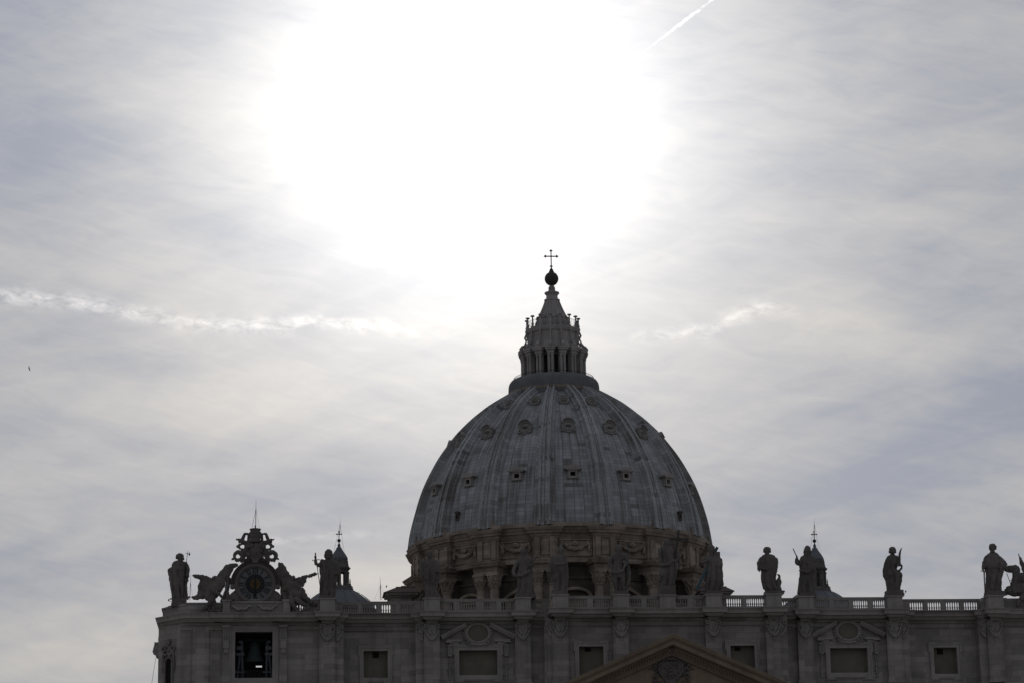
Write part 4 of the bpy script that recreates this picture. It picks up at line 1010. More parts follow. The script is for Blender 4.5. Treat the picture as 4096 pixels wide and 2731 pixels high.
# ------------------------------------------------------------------ small cupolas
def cupola(s, label):
    Y = 85.0
    pxr = 1354.7 if s < 0 else 3257.5; pyb = 2160.4 if s < 0 else 2162.0
    B = at(pxr, pyb, Y); k = 36.35                                   # photo pixels to metres at this distance
    mpp = (at(pxr+1, pyb, Y)-B).length
    zoom, dy0 = .2232, 405
    X = B.x+ (0.05 if s < 0 else 0.0)
    C = Vector((X, Y, 0))
    def z(y): return B.z-(y-dy0)*zoom*mpp*1.02
    def r(w): return w*zoom*mpp
    T = thing('cupola', label, 'cupola', (X, Y, 46), 'small cupolas flanking the dome')
    obj('dome_shell', MB().lathe([(r(690), z(1700)), (r(620), z(1560)), (r(530), z(1475)), (r(470), z(1425)), (r(400), z(1375)), (r(330), z(1335)), (r(265), z(1308)), (r(200), z(1290))], C, 40, cap=False), LEADP, T, True)
    rb = MB()
    for q in range(16):
        th = 2*pi*(q+.5)/16
        rb.tube([(X+rr*math.sin(th), Y-rr*math.cos(th), zz) for rr, zz in ((r(620), z(1560)), (r(530), z(1475)), (r(470), z(1425)), (r(400), z(1375)), (r(330), z(1335)), (r(265), z(1308)))], .1, 5)
    obj('dome_rib', rb, LEADP, T)
    obj('base_drum', MB().lathe([(r(690), 46), (r(690), z(1690)), (r(720), z(1690)), (r(720), z(1660)), (r(640), z(1650))], C, 32, cap=False), CUPS, T)
    L = obj('lantern', MB().lathe([(r(255), z(1310)), (r(255), z(1262)), (r(235), z(1250)), (r(215), z(1235)), (r(185), z(1225)), (r(180), z(1218)), (0, z(1215))], C, 32, cap=False), CUPS, T)
    for q in range(8):
        th = 2*pi*(q+(0 if s < 0 else .5))/8+math.radians(4 if s < 0 else 3)
        out = Vector((math.sin(th), -math.cos(th), 0)); tg = Vector((math.cos(th), math.sin(th), 0))
        F = lambda v: C+out*v.y+tg*v.x+Vector((0, 0, v.z))
        w_ = r(21 if s < 0 else 42)
        p = MB().box(-w_, w_, r(136 if s < 0 else 110), r(168), z(1222), z(930)).box(-w_*.7, w_*.7, r(168), r(178), z(1210), z(960)).box(-w_*.9, w_*.9, r(160), r(184), z(990), z(960))
        sv = MB().tube([(0, r(165), z(1180)), (0, r(195), z(1215)), (0, r(235), z(1250))], [r(22), r(28), r(26)], 6); p.add(sv.v, sv.f)
        obj('pier', p.xf(F), CUPS, L)
        arch = MB()
        th2 = th+pi/8; out2 = Vector((math.sin(th2), -math.cos(th2), 0)); tg2 = Vector((math.cos(th2), math.sin(th2), 0)); F2 = lambda v: C+out2*v.y+tg2*v.x+Vector((0, 0, v.z))
        W = r(150)*math.tan(pi/8)+.05; hw_ = r(150)*math.tan(pi/8)-w_*.55; zc = z(1025)
        pts_top = z(925)
        N = 8
        for j in range(N):
            a0 = pi*j/N; a1 = pi*(j+1)/N
            arch.prism([(hw_*math.cos(a1), zc+hw_*math.sin(a1)), (hw_*math.cos(a0), zc+hw_*math.sin(a0)), (hw_*math.cos(a0), pts_top), (hw_*math.cos(a1), pts_top)][::1], r(120), r(150))
        arch.box(-W, -hw_, r(120), r(150), zc, pts_top).box(hw_, W, r(120), r(150), zc, pts_top)
        obj('arch', arch.xf(F2), CUPS, L)
        cd = MB().lathe([(r(34), z(1262)), (r(30), z(1225)), (r(18), z(1205)), (r(22), z(1180)), (r(9), z(1160)), (r(13), z(1135)), (r(6), z(1115)), (r(11), z(1098)), (r(11), z(1092)), (0, z(1090))], (0, r(196), 0), 8).xf(F)
        obj('finial', cd, CUPS, L, True, auto=50)
        cd = MB().lathe([(r(20), z(850)), (r(18), z(825)), (r(9), z(810)), (r(16), z(795)), (r(8), z(770)), (r(4), z(750)), (r(9), z(742)), (0, z(738))], (0, r(152), 0), 8).xf(F)
        obj('finial', cd, CUPS, L, True, auto=50)
    obj('cornice', MB().lathe([(r(120), z(930)), (r(178), z(930)), (r(190), z(925)), (r(192), z(912)), (r(205), z(905)), (r(208), z(896)), (r(185), z(888)), (r(180), z(866)), (r(168), z(850)), (r(156), z(846)), (r(152), z(790)), (r(160), z(775)), (r(150), z(765)), (r(140), z(760))], C, 32, cap=False), CUPS, L)
    obj('railing', MB().torus((0, 0, 0), r(135), .025, 32, 5).xf(lambda v: Vector((C.x+v.x, C.y+v.z, z(1196)+v.y))).torus((C.x, C.y, z(1100)), .01, .01, 3, 3), IRON, L)
    on = refine([(r(140), z(765)), (r(150), z(735)), (r(146), z(710)), (r(118), z(660)), (r(82), z(610)), (r(52), z(565)), (r(33), z(525))], 4)
    ro = obj('onion_roof', MB().lathe(on+[(r(24), z(520)), (r(24), z(500)), (r(32), z(490)), (r(24), z(480)), (r(17), z(465)), (r(8), z(445)), (r(6), z(430))], C, 32, cap=False), LEADP, T, True, auto=40)
    rr = MB()
    for q in range(12):
        th = 2*pi*q/12; rr.tube([(X+a*math.sin(th), Y-a*math.cos(th), b) for a, b in on], .05, 5)
    obj('roof_rib', rr, LEADP, ro)
    obj('ball', MB().ell((X, Y, z(405)), r(33), r(33), r(33), 20, 12), BRONZE, T, True)
    zt_, zb_ = z(242), z(375); zc = z(290); t = .055
    c = MB().box(X-t, X+t, Y-t, Y+t, zb_-.2, zt_).box(X-r(46), X+r(46), Y-t, Y+t, zc-t, zc+t)
    for x_, z_ in ((X-r(46), zc), (X+r(46), zc), (X, zt_)): c.ell((x_, Y, z_), .1, .08, .1, 8, 6)
    obj('cross', c, BRONZE, T)
    return X, Y, z, r
def rod(base, top, label, guys, rad=.035):
    T = thing('lightning_rod', label, 'lightning rod', base, 'lightning rods')
    base = Vector(base); top = Vector(top); m_ = base.lerp(top, .66)
    obj('mast', MB().tube([base, m_], rad, 6).tube([m_, top], [rad*.6, rad*.25], 5), IRON, T)
    for g_ in guys: obj('guy_wire', MB().tube([m_, Vector(g_)], .009, 4), IRON, T)
for s, lab in ((-1, 'small cupola partly behind the statue leaning on a tall sword'), (1, 'small cupola partly behind the statue pointing with a rod')):
    X, Y, z, r = cupola(s, lab)
    b = Vector((X, Y, z(290)))
    rod((X+.1, Y+.25, z(300)), (X+.2, Y+.25, z(-5) if s < 0 else z(0)), 'thin lightning rod above the %s cupola cross' % ('left' if s < 0 else 'right'),
        [(X-r(100), Y-.3, z(620)), (X+r(95), Y-.3, z(620)), (X-r(80), Y+.6, z(560)), (X+r(80), Y+.6, z(600))])

# ------------------------------------------------------------------ sculpture
class Z:
    def __init__(s, ox, oy, k): s.ox, s.oy, s.k = ox, oy, k
    def p(s, x, y, Y): return at(s.ox+x*s.k, s.oy+y*s.k, Y)
def drop(o):
    me = o.data; bpy.data.objects.remove(o); bpy.data.meshes.remove(me)
class Sculpt:
    def __init__(s, z, Y): s.z, s.Y, s.m = z, Y, MB(); s.u = (s.z.p(1, 0, Y)-s.z.p(0, 0, Y)).length
    def P(s, x, y, d=0): return s.z.p(x, y, s.Y-d*s.u)
    def e(s, x, y, d, rx, rd, rz): s.m.ell(s.P(x, y, d), rx*s.u, rd*s.u, rz*s.u, 14, 10); return s
    def t(s, *pts, flat=1.0):
        Q = [s.P(a, b, c) for a, b, c, _ in pts]; R = [max(q[3], 1)*s.u for q in pts]
        P2 = []; R2 = []
        for i in range(len(Q)-1):
            for k in range(4):
                w = k/4; P2.append(Q[i].lerp(Q[i+1], w)); R2.append(R[i]*(1-w)+R[i+1]*w)
        P2.append(Q[-1]); R2.append(R[-1]); s.m.tube(P2, R2, 12, flat=flat)
        for q, r in ((Q[0], R[0]), (Q[-1], R[-1])): s.m.ell(q, r*.98, r*.98*flat, r*.98, 12, 8)
        return s
    def rows(s, rows, ratio=.62, bmax=99, fold=.06, kf=9, seed=0, cd=0):
        n = 40; R = []
        for i in range(len(rows)-1):
            a, b = rows[i], rows[i+1]; k = max(1, int(abs(b[0]-a[0])*s.u/.1))
            for j in range(k):
                w = j/k; w2 = w*w*(3-2*w); R.append(tuple(a[q]*(1-(w if q == 0 else w2))+b[q]*(w if q == 0 else w2) for q in range(3)))
        R.append(rows[-1]); v = []; f = []; H = R[-1][0]-R[0][0]
        for (y, xl, xr) in R:
            c = s.P((xl+xr)/2, y, cd); a = (xr-xl)/2*s.u; b = min(a*ratio, bmax*s.u); q = (y-R[0][0])/H
            for i in range(n):
                th = 2*pi*i/n; side = abs(math.cos(th))**3
                ph = kf*th+seed+1.8*math.sin(q*2+seed); w = 1+fold*2.1*(.35+q)*(1-side)*(1-2.2*(.5+.5*math.sin(ph))**4+.4*math.sin((kf*2-3)*th-seed*2+q*3))
                v.append(c+Vector((a*math.cos(th)*w, b*math.sin(th)*w, 0)))
        m = len(R)
        for j in range(m-1):
            for i in range(n): f.append((j*n+i, (j+1)*n+i, (j+1)*n+(i+1) % n, j*n+(i+1) % n))
        f += [tuple(range(n)), tuple(range(m*n-1, (m-1)*n-1, -1))]
        s.m.add(v, f); return s
    def head(s, x, y, rx, rz, turn=0.0, hair='curly', beard=True, seed=1):
        rx, rz = rx*1.14, rz*1.1; y += rz*.03; rnd = random.Random(seed); d = rx*.15
        s.e(x, y-rz*.12, d, rx*.86, rx*.95, rz*.86); fx = x+turn*rx*.35; fd = d+rx*.35
        s.e(fx, y+rz*.2, fd, rx*.58, rx*.62, rz*.72)                    # face
        s.e(fx+turn*rx*.3, y+rz*.18, fd+rx*.62, rx*.13, rx*.2, rz*.2)   # nose
        s.t((fx-rx*.34, y-rz*.02, fd+rx*.5, rx*.12), (fx, y+rz*.02, fd+rx*.58, rx*.1), (fx+rx*.34, y-rz*.02, fd+rx*.5, rx*.12))   # brow
        for q in (-1, 1): s.e(fx+q*rx*.28, y+rz*.3, fd+rx*.42, rx*.17, rx*.16, rz*.14)
        s.e(fx, y+rz*.52, fd+rx*.52, rx*.2, rx*.12, rz*.06)             # lips
        s.t((x, y+rz*.3, 0, rx*.55), (x, y+rz*1.25, 0, rx*.62))          # neck
        if beard:
            for k in range(9): s.e(fx+rnd.uniform(-.38, .38)*rx, y+rz*rnd.uniform(.62, 1.0), fd+rx*rnd.uniform(.2, .5), rx*.22, rx*.22, rz*.24)
        if hair == 'curly':
            for k in range(26):
                a = rnd.uniform(0, pi); q = rnd.uniform(-.3, 1); s.e(x+rx*.86*math.cos(a), y-rz*.2-rz*.7*math.sin(a), -rx*q*.6+d, rx*.2, rx*.25, rz*.19)
            for q in (-1, 1): s.e(x+q*rx*.85, y+rz*.2, 0, rx*.22, rx*.4, rz*.4)
        elif hair == 'long':
            s.e(x, y-rz*.2, -rx*.05, rx*.98, rx, rz*.82)
            for q in (-1, 1): s.t((x+q*rx*.72, y-rz*.2, 0, rx*.3), (x+q*rx*.82, y+rz*.4, 0, rx*.3), (x+q*rx*.8, y+rz*1.05, 0, rx*.26))
        return s
    def hand(s, x, y, d, r, ax=0.0, curl=0.0):
        dx, dy = math.sin(ax), -math.cos(ax); px_, py_ = -dy, dx
        s.e(x, y, d, r*.8, r*.5, r*.9)
        for k in range(4):
            o = (k-1.5)*r*.42; L = r*(1.5, 1.75, 1.6, 1.2)[k]
            b = (x+px_*o+dx*r*.5, y+py_*o+dy*r*.5); e = (b[0]+dx*L*(1-curl*.5), b[1]+dy*L*(1-curl*.5))
            s.t((b[0], b[1], d, r*.26), ((b[0]+e[0])/2, (b[1]+e[1])/2, d+curl*r*.7, r*.24), (e[0], e[1], d+curl*r*.3, r*.19))
        s.t((x+px_*r*.5, y+py_*r*.5, d+r*.2, r*.28), (x+px_*r*1.1+dx*r*.5, y+py_*r*1.1+dy*r*.5, d+r*.4, r*.22))
        return s
    def finish(s, name, parent, mat=None, voxel=.06, fold=.045, seed=0.0):
        me = bpy.data.meshes.new('raw'); me.from_pydata([tuple(p) for p in s.m.v], [], s.m.f); me.update()
        bm = bmesh.new(); bm.from_mesh(me); bmesh.ops.recalc_face_normals(bm, faces=bm.faces); bm.to_mesh(me); bm.free()
        o = bpy.data.objects.new('raw', me); COL.objects.link(o)
        md = o.modifiers.new('r', 'REMESH'); md.mode = 'VOXEL'; md.voxel_size = voxel; md.adaptivity = 0
        sm = o.modifiers.new('s', 'SMOOTH'); sm.iterations = 1; sm.factor = .35
        dg = bpy.context.evaluated_depsgraph_get(); dg.update(); ev = bpy.data.meshes.new_from_object(o.evaluated_get(dg)); drop(o)
        ev.name = name
        nv = []
        for v in ev.vertices:
            p = v.co; q = Vector((p.x*3.4+seed, p.y*3.4, p.z*.9)); a_ = noise.noise(q); d = (.25-abs(a_))*2.6*min(1, abs(a_)*3+.35)+noise.noise(Vector((p.x*7+seed, p.y*7, p.z*4)))*.4
            d = d if d > -1.2 else -1.2; nv.append(p+v.normal*(d*fold*1.9))
        base = root_loc(parent)
        for v, c in zip(ev.vertices, nv): v.co = c-base
        ev.polygons.foreach_set('use_smooth', [True]*len(ev.polygons)); ev.update()
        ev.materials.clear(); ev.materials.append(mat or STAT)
        b = bpy.data.objects.new(name, ev); COL.objects.link(b); b.parent = parent
        return b
def statue(label, z, Y, x0, x1, yb, name='statue'):
    p = z.p((x0+x1)/2, yb, Y); return thing(name, label, 'statue', p, 'statues along the roof'), Sculpt(z, Y)
def plinth(T, S, x0, x1, y0, y1, depth=.95, steps=True):
    a = S.P(x0, y1); b = S.P(x1, y0); m = MB()
    zb_ = ZT-.02 if abs(a.x) < 50 else a.z-.5
    h = b.z-zb_
    m.box(a.x, b.x, S.Y-depth, S.Y+depth, zb_, zb_+h*.45); w_ = .06 if steps else 0
    m.box(a.x+w_, b.x-w_, S.Y-depth+w_, S.Y+depth-w_, zb_+h*.45, b.z)
    return obj('plinth', m, STAT, T)
def bar(S, pts, r, name, T, mat, n=8):
    Q = [S.P(a, b, c) for a, b, c in pts]
    rr = [q*S.u for q in r] if isinstance(r, (list, tuple)) else r*S.u
    return obj(name, MB().tube(Q, rr, n), mat, T)

YO, YI = 2.35, .35
# 1 halberd
z1 = Z(640, 2190, .14665)
T, S = statue('bearded stone statue with a tall halberd at the far left corner of the roof', z1, 4.2, 310, 740, 1490)
S.rows([(350, 430, 600), (372, 375, 660), (395, 345, 700), (430, 330, 720), (470, 318, 730), (515, 322, 748), (545, 262, 758), (590, 210, 776), (650, 208, 785), (720, 215, 790), (765, 225, 800), (815, 238, 772), (870, 250, 775), (930, 258, 745), (1020, 262, 735), (1080, 275, 742), (1180, 300, 752), (1260, 318, 760), (1330, 325, 757), (1400, 318, 740)], .6, 170, .08, 9, 1)
S.head(540, 250, 92, 98, .8, 'curly', True, 3); S.e(448, 272, 0, 28, 40, 44); S.e(640, 305, 40, 28, 30, 32)
S.t((715, 430, 60, 60), (760, 600, 110, 55), (740, 750, 160, 45)); S.hand(770, 770, 150, 28, 0, .8); S.e(735, 890, 60, 45, 60, 55)
S.t((300, 1385, 100, 20), (262, 1392, 130, 18))
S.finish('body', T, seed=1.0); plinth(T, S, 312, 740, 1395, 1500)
hb = bar(S, [(640, 1390, 150), (708, 430, 165), (765, 72, 165)], [9, 9, 4], 'halberd', T, IRON)
q = [S.P(x, y, 165) for x, y in ((752, 178), (764, 150), (790, 160), (800, 140), (796, 112), (814, 122), (826, 150), (823, 178), (810, 208), (792, 228), (798, 200), (782, 175))]
obj('axe_blade', MB().prism([(p.x, p.z) for p in q][::-1], q[0].y-.03, q[0].y+.03), IRON, hb)
bar(S, [(750, 140, 165), (718, 142, 165), (688, 153, 165)], [9, 7, 2], 'spike', hb, IRON)
# 2 long sword
z2 = Z(1230, 2170, .15302)
T, S = statue('long haired stone statue leaning on a long sword held point down', z2, YO, 290, 715, 1490)
S.rows([(425, 470, 640), (445, 385, 690), (480, 352, 730), (560, 330, 765), (640, 316, 790), (720, 312, 815), (790, 318, 835), (830, 330, 815), (860, 335, 785), (950, 330, 780), (1050, 325, 765), (1150, 318, 755), (1250, 312, 745), (1330, 318, 732), (1400, 330, 722)], .6, 170, .09, 8, 2.5)
S.head(550, 268, 90, 100, 0, 'long', True, 5)
S.t((380, 470, 20, 55), (290, 590, 70, 52), (232, 560, 90, 45), (205, 450, 100, 36)); S.hand(203, 380, 105, 34, 0, .9)
S.t((720, 500, 0, 60), (790, 680, 30, 60), (800, 790, 60, 50), (720, 800, 110, 40))
S.finish('body', T, seed=2.0); plinth(T, S, 292, 715, 1392, 1492)
sw = bar(S, [(205, 255, 110), (212, 330, 112), (245, 560, 112), (330, 1150, 112), (345, 1385, 112)], [17, 15, 10, 9, 5], 'sword', T, BRONZE)
bar(S, [(128, 432, 110), (128, 455, 110), (155, 465, 110), (235, 445, 110), (290, 430, 110), (325, 438, 110), (340, 460, 110)], [9, 9, 9, 9, 9, 8, 6], 'crossguard', sw, BRONZE)
# 3 book, left of drum
z3 = Z(1640, 2180, .14035)
T, S = statue('stone statue with a draped arm and closed book, leftmost before the dome drum', z3, YO, 420, 840, 1500)
S.rows([(375, 460, 670), (400, 400, 720), (440, 355, 775), (500, 325, 820), (570, 312, 845), (640, 308, 862), (720, 310, 872), (800, 318, 868), (880, 325, 858), (950, 335, 845), (1020, 380, 825), (1080, 400, 790), (1150, 425, 768), (1250, 432, 762), (1330, 432, 760), (1400, 425, 770)], .6, 170, .1, 8, 4)
S.head(560, 240, 80, 98, .1, 'curly', True, 8)
S.t((780, 480, 0, 60), (840, 640, 60, 55), (770, 640, 150, 45)); S.hand(735, 640, 165, 30, -1.4, .5); S.t((340, 480, 0, 60), (320, 680, 60, 55), (360, 820, 120, 40)); S.hand(385, 850, 130, 28, 2.6, .6)
S.finish('body', T, seed=3.0); plinth(T, S, 420, 845, 1400, 1500)
a = S.P(700, 760, 175); obj('book', MB().box(a.x, a.x+.75, a.y-.1, a.y+.12, a.z, a.z+.85), STAT, T)
# 4 thin staff
z4 = Z(2030, 2180, .14035)
T, S = statue('stone statue holding a thin staff slanting up to the right before the drum', z4, YO, 215, 790, 1480)
S.rows([(285, 400, 560), (320, 340, 630), (370, 300, 690), (430, 290, 715), (500, 305, 705), (570, 318, 690), (630, 310, 690), (700, 292, 715), (760, 286, 725), (860, 296, 720), (950, 295, 728), (1050, 290, 720), (1120, 290, 722), (1200, 285, 738), (1300, 270, 765), (1390, 230, 785)], .6, 175, .1, 7, 5)
S.head(450, 180, 76, 92, .3, 'curly', True, 11)
S.t((330, 390, 0, 60), (215, 600, 40, 55), (165, 740, 60, 52), (200, 850, 90, 45)); S.hand(265, 880, 110, 32, 1.5, .4)
S.t((650, 390, 0, 62), (740, 540, 50, 55), (650, 600, 130, 42)); S.hand(630, 600, 150, 28, -.8, .8)
S.t((300, 850, 120, 45), (420, 860, 160, 50), (560, 780, 140, 50), (680, 700, 90, 40))
S.finish('body', T, seed=4.0); plinth(T, S, 215, 795, 1385, 1475)
bar(S, [(560, 690, 170), (985, 95, 170)], [6, 6], 'staff', T, IRON)
# 5 scroll
z5 = Z(2170, 2170, .14035)
T, S = statue('bareheaded stone statue reading from a scroll, a heavy cape falling at its side', z5, YI, 260, 710, 1480)
S.rows([(310, 450, 600), (345, 350, 660), (400, 265, 690), (460, 240, 705), (540, 240, 715), (620, 226, 720), (700, 220, 728), (800, 225, 735), (900, 255, 740), (1000, 290, 738), (1100, 300, 728), (1200, 300, 712), (1300, 288, 690), (1390, 262, 680)], .58, 165, .1, 8, 7)
S.head(520, 190, 74, 90, .2, 'curly', True, 13)
S.t((300, 420, 0, 60), (240, 620, 50, 55), (260, 760, 60, 45), (240, 850, 60, 35)); S.t((640, 430, 0, 60), (660, 560, 80, 55), (560, 610, 150, 42)); S.hand(500, 610, 165, 28, -1.5, .6)
S.t((350, 600, 160, 28), (590, 600, 175, 28)); S.e(395, 960, 110, 60, 70, 120)
S.finish('body', T, seed=5.0); plinth(T, S, 262, 712, 1390, 1480)
# 6 half bare figure with slender cross
z6 = Z(2400, 2150, .15311)
T, S = statue('half bare stone statue in a short tunic with bare legs and a tall thin cross', z6, YI, 330, 730, 1480)
S.rows([(390, 430, 560), (415, 350, 640), (450, 310, 680), (520, 312, 640), (600, 325, 590), (700, 322, 595), (780, 300, 615), (860, 285, 630), (940, 282, 642), (1010, 300, 640), (1050, 330, 620)], .6, 150, .05, 7, 8)
S.head(482, 285, 84, 95, .1, 'curly', True, 17)
S.t((385, 1000, 20, 72), (392, 1180, 40, 58), (410, 1280, 20, 50), (425, 1400, 20, 36), (400, 1425, 60, 32)); S.t((580, 990, 10, 72), (595, 1180, 20, 58), (610, 1290, 0, 50), (620, 1400, 0, 36), (640, 1420, 40, 30))
S.t((490, 1050, -40, 45), (505, 1250, -50, 50), (510, 1410, -50, 60))
S.t((660, 460, 0, 58), (715, 620, 40, 48), (640, 740, 110, 36)); S.hand(620, 765, 125, 28, 2.6, .7)
S.t((330, 455, 0, 55), (270, 600, 30, 46), (245, 730, 50, 40)); S.hand(240, 780, 60, 28, 3.1, .3)
S.t((740, 740, 0, 34), (762, 900, 0, 42), (760, 1080, 0, 44), (730, 1220, 0, 45), (680, 1320, 0, 40))
S.t((300, 900, 60, 45), (480, 900, 130, 40), (600, 850, 110, 40))
S.finish('body', T, seed=6.0); plinth(T, S, 330, 732, 1412, 1490)
c = bar(S, [(705, 1000, 130), (748, 440, 130), (735, 100, 130)], [6, 6, 7], 'staff', T, PATINA)
bar(S, [(690, 230, 130), (790, 250, 130)], 11, 'crossbar', c, PATINA)
# 7 the great cross, central figure
z7 = Z(2610, 2110, .17857)
T, S = statue('central bearded statue with a raised arm, holding a large dark cross above the pediment', z7, YI+.4, 150, 490, 1490)
S.rows([(395, 270, 400), (425, 215, 440), (470, 180, 470), (530, 178, 490), (600, 190, 495), (680, 200, 520), (760, 192, 545), (850, 180, 548), (950, 168, 552), (1030, 160, 542), (1100, 175, 528), (1200, 178, 505), (1300, 165, 492)], .62, 130, .1, 7, 9)
S.head(322, 325, 66, 92, .1, 'long', True, 19)
S.t((215, 450, 0, 48), (160, 500, 40, 45), (165, 640, 90, 36), (190, 760, 110, 28)); S.hand(205, 790, 115, 24, 2.8, .4)
S.t((440, 470, 0, 48), (530, 620, 20, 46), (570, 730, 50, 42), (595, 650, 70, 34)); S.hand(600, 605, 80, 26, 0, .9)
S.t((200, 830, 110, 40), (330, 820, 140, 40), (470, 740, 110, 40)); S.t((590, 720, 20, 26), (600, 830, 10, 28), (590, 940, 10, 18)); S.e(215, 1000, 90, 55, 55, 110)
S.finish('body', T, seed=7.0); plinth(T, S, 150, 492, 1310, 1490, steps=False)
a, b = S.P(582, 52, 40), S.P(515, 670, 60); u = (a-b).normalized(); n = Vector((u.z, 0, -u.x)); hw_ = 23*S.u
m = MB(); vs = []
for p in (b, a):
    for i, j in ((-1, -1), (1, -1), (1, 1), (-1, 1)): vs.append(p+n*hw_*i+Vector((0, hw_*j, 0)))
m.add(vs, [(0, 1, 2, 3), (4, 5, 6, 7), (0, 1, 5, 4), (1, 2, 6, 5), (2, 3, 7, 6), (3, 0, 4, 7)])
a, b = S.P(395, 238, 50), S.P(800, 262, 50); u = (a-b).normalized(); n = Vector((u.z, 0, -u.x)); hw2 = hw_*.93; vs = []
for p in (b, a):
    for i, j in ((-1, -1), (1, -1), (1, 1), (-1, 1)): vs.append(p+n*hw2*i+Vector((0, hw2*j, 0)))
m.add(vs, [(0, 1, 2, 3), (4, 5, 6, 7), (0, 1, 5, 4), (1, 2, 6, 5), (2, 3, 7, 6), (3, 0, 4, 7)])
obj('cross', m, BRONZE, T)
# 8 diagonal cross
z8 = Z(2760, 2160, .14673)
T, S = statue('stone statue embracing a diagonal cross at the right foot of the dome', z8, YI, 420, 840, 1470)
S.rows([(400, 530, 690), (440, 500, 760), (470, 490, 830), (500, 485, 842), (550, 480, 862), (600, 478, 878), (680, 468, 880), (760, 450, 880), (900, 440, 893), (1000, 432, 903), (1100, 425, 910), (1200, 420, 914), (1300, 415, 865), (1390, 420, 835)], .58, 160, .1, 9, 10)
S.head(578, 235, 84, 105, -.2, 'curly', True, 23); S.e(570, 370, 60, 50, 50, 60)
S.t((540, 490, 20, 55), (430, 560, 70, 58), (330, 600, 110, 55), (310, 560, 120, 48), (380, 480, 130, 38)); S.hand(405, 455, 130, 30, .5, .6)
S.t((820, 520, 0, 50), (860, 640, 50, 48), (760, 690, 120, 40))
S.finish('body', T, seed=8.0); plinth(T, S, 420, 838, 1385, 1470)
def beam(p, q, hw_):
    u = (q-p).normalized(); n = u.cross(Vector((0, 1, 0))).normalized(); l = u.cross(n); m = MB(); vs = []
    for c in (p, q):
        for i, j in ((-1, -1), (1, -1), (1, 1), (-1, 1)): vs.append(c+n*hw_*i+l*hw_*j)
    return m.add(vs, [(0, 1, 2, 3), (4, 5, 6, 7), (0, 1, 5, 4), (1, 2, 6, 5), (2, 3, 7, 6), (3, 0, 4, 7)])
m = beam(S.P(170, 1350, 90), S.P(742, 188, -40), 38*S.u); m2 = beam(S.P(880, 1240, -60), S.P(640, 330, -60), 40*S.u); m.add(m2.v, m2.f)
obj('cross', m, PATINA, T)
bx_ = S.P(725, 400, -20); obj('cross_end', MB().box(bx_.x-.36, bx_.x+.36, bx_.y-.3, bx_.y+.3, bx_.z-.4, bx_.z+.36), STAT, T)
# 9 wreath and eagle
z9 = Z(2900, 2100, .23384)
T, S = statue('stone statue with spiky curled hair and an eagle crouching at its feet', z9, YI, 675, 985, 1185)
S.rows([(488, 695, 760), (503, 650, 820), (525, 620, 852), (560, 604, 876), (600, 596, 890), (640, 590, 904), (690, 592, 900), (740, 605, 890), (800, 625, 882), (845, 618, 876), (900, 617, 866), (960, 620, 870), (1000, 637, 890), (1045, 643, 915), (1085, 660, 935), (1125, 695, 955)], .6, 110, .09, 8, 12)
S.head(720, 430, 54, 60, -.5, 'curly', True, 29)
for k in range(15):
    a = pi*(-.1+1.2*k/14); S.t((720+50*math.cos(a), 412-38*math.sin(a), 0, 7), (720+67*math.cos(a)+random.uniform(-6, 6), 415-50*math.sin(a), 10, 3))
S.t((625, 560, 0, 36), (580, 650, 20, 36), (590, 720, 50, 30), (680, 745, 100, 24)); S.hand(595, 770, 60, 13, 3.1, .1); S.t((575, 700, 40, 22), (575, 760, 45, 20))
S.t((870, 580, 0, 36), (885, 680, 10, 26), (875, 780, 0, 16), (868, 835, 0, 10))
S.finish('body', T, seed=9.0); plinth(T, S, 675, 985, 1128, 1188)
E_ = Sculpt(z9, YI-.1)
E_.t((900, 1100, 0, 55), (905, 1020, 0, 52), (912, 950, 0, 42)); E_.t((915, 940, 0, 34), (930, 890, 0, 20), (925, 855, 0, 18), (908, 838, 0, 14), (893, 832, 0, 8), (888, 848, 0, 4)); E_.t((925, 920, -20, 28), (945, 960, -30, 24), (930, 1040, -20, 30), (955, 1110, -10, 20))
E_.finish('eagle', T, fold=.03, seed=12.0)
# 10 rod
T, S = statue('bearded stone statue pointing a short rod up to the left before the right cupola', z9, YO, 1260, 1545, 1195)
S.rows([(500, 1360, 1465), (520, 1325, 1492), (555, 1295, 1515), (600, 1275, 1530), (660, 1266, 1548), (720, 1270, 1552), (770, 1282, 1545), (850, 1276, 1535), (930, 1264, 1532), (1000, 1256, 1530), (1080, 1248, 1530), (1165, 1240, 1535)], .6, 105, .1, 8, 14)
S.head(1408, 425, 52, 76, 0, 'long', True, 31)
S.t((1315, 560, 0, 36), (1265, 655, 40, 38), (1225, 630, 60, 34), (1218, 570, 70, 24)); S.hand(1222, 535, 75, 20, .15, .9)
S.t((1510, 560, 0, 38), (1545, 680, 40, 34), (1480, 740, 90, 26)); S.t((1290, 770, 60, 25), (1400, 800, 100, 28), (1530, 740, 70, 25))
S.finish('body', T, seed=10.0); plinth(T, S, 1262, 1540, 1160, 1195)
bar(S, [(1275, 640, 80), (1222, 520, 84), (1163, 393, 84)], [12, 9, 8], 'rod', T, IRON)
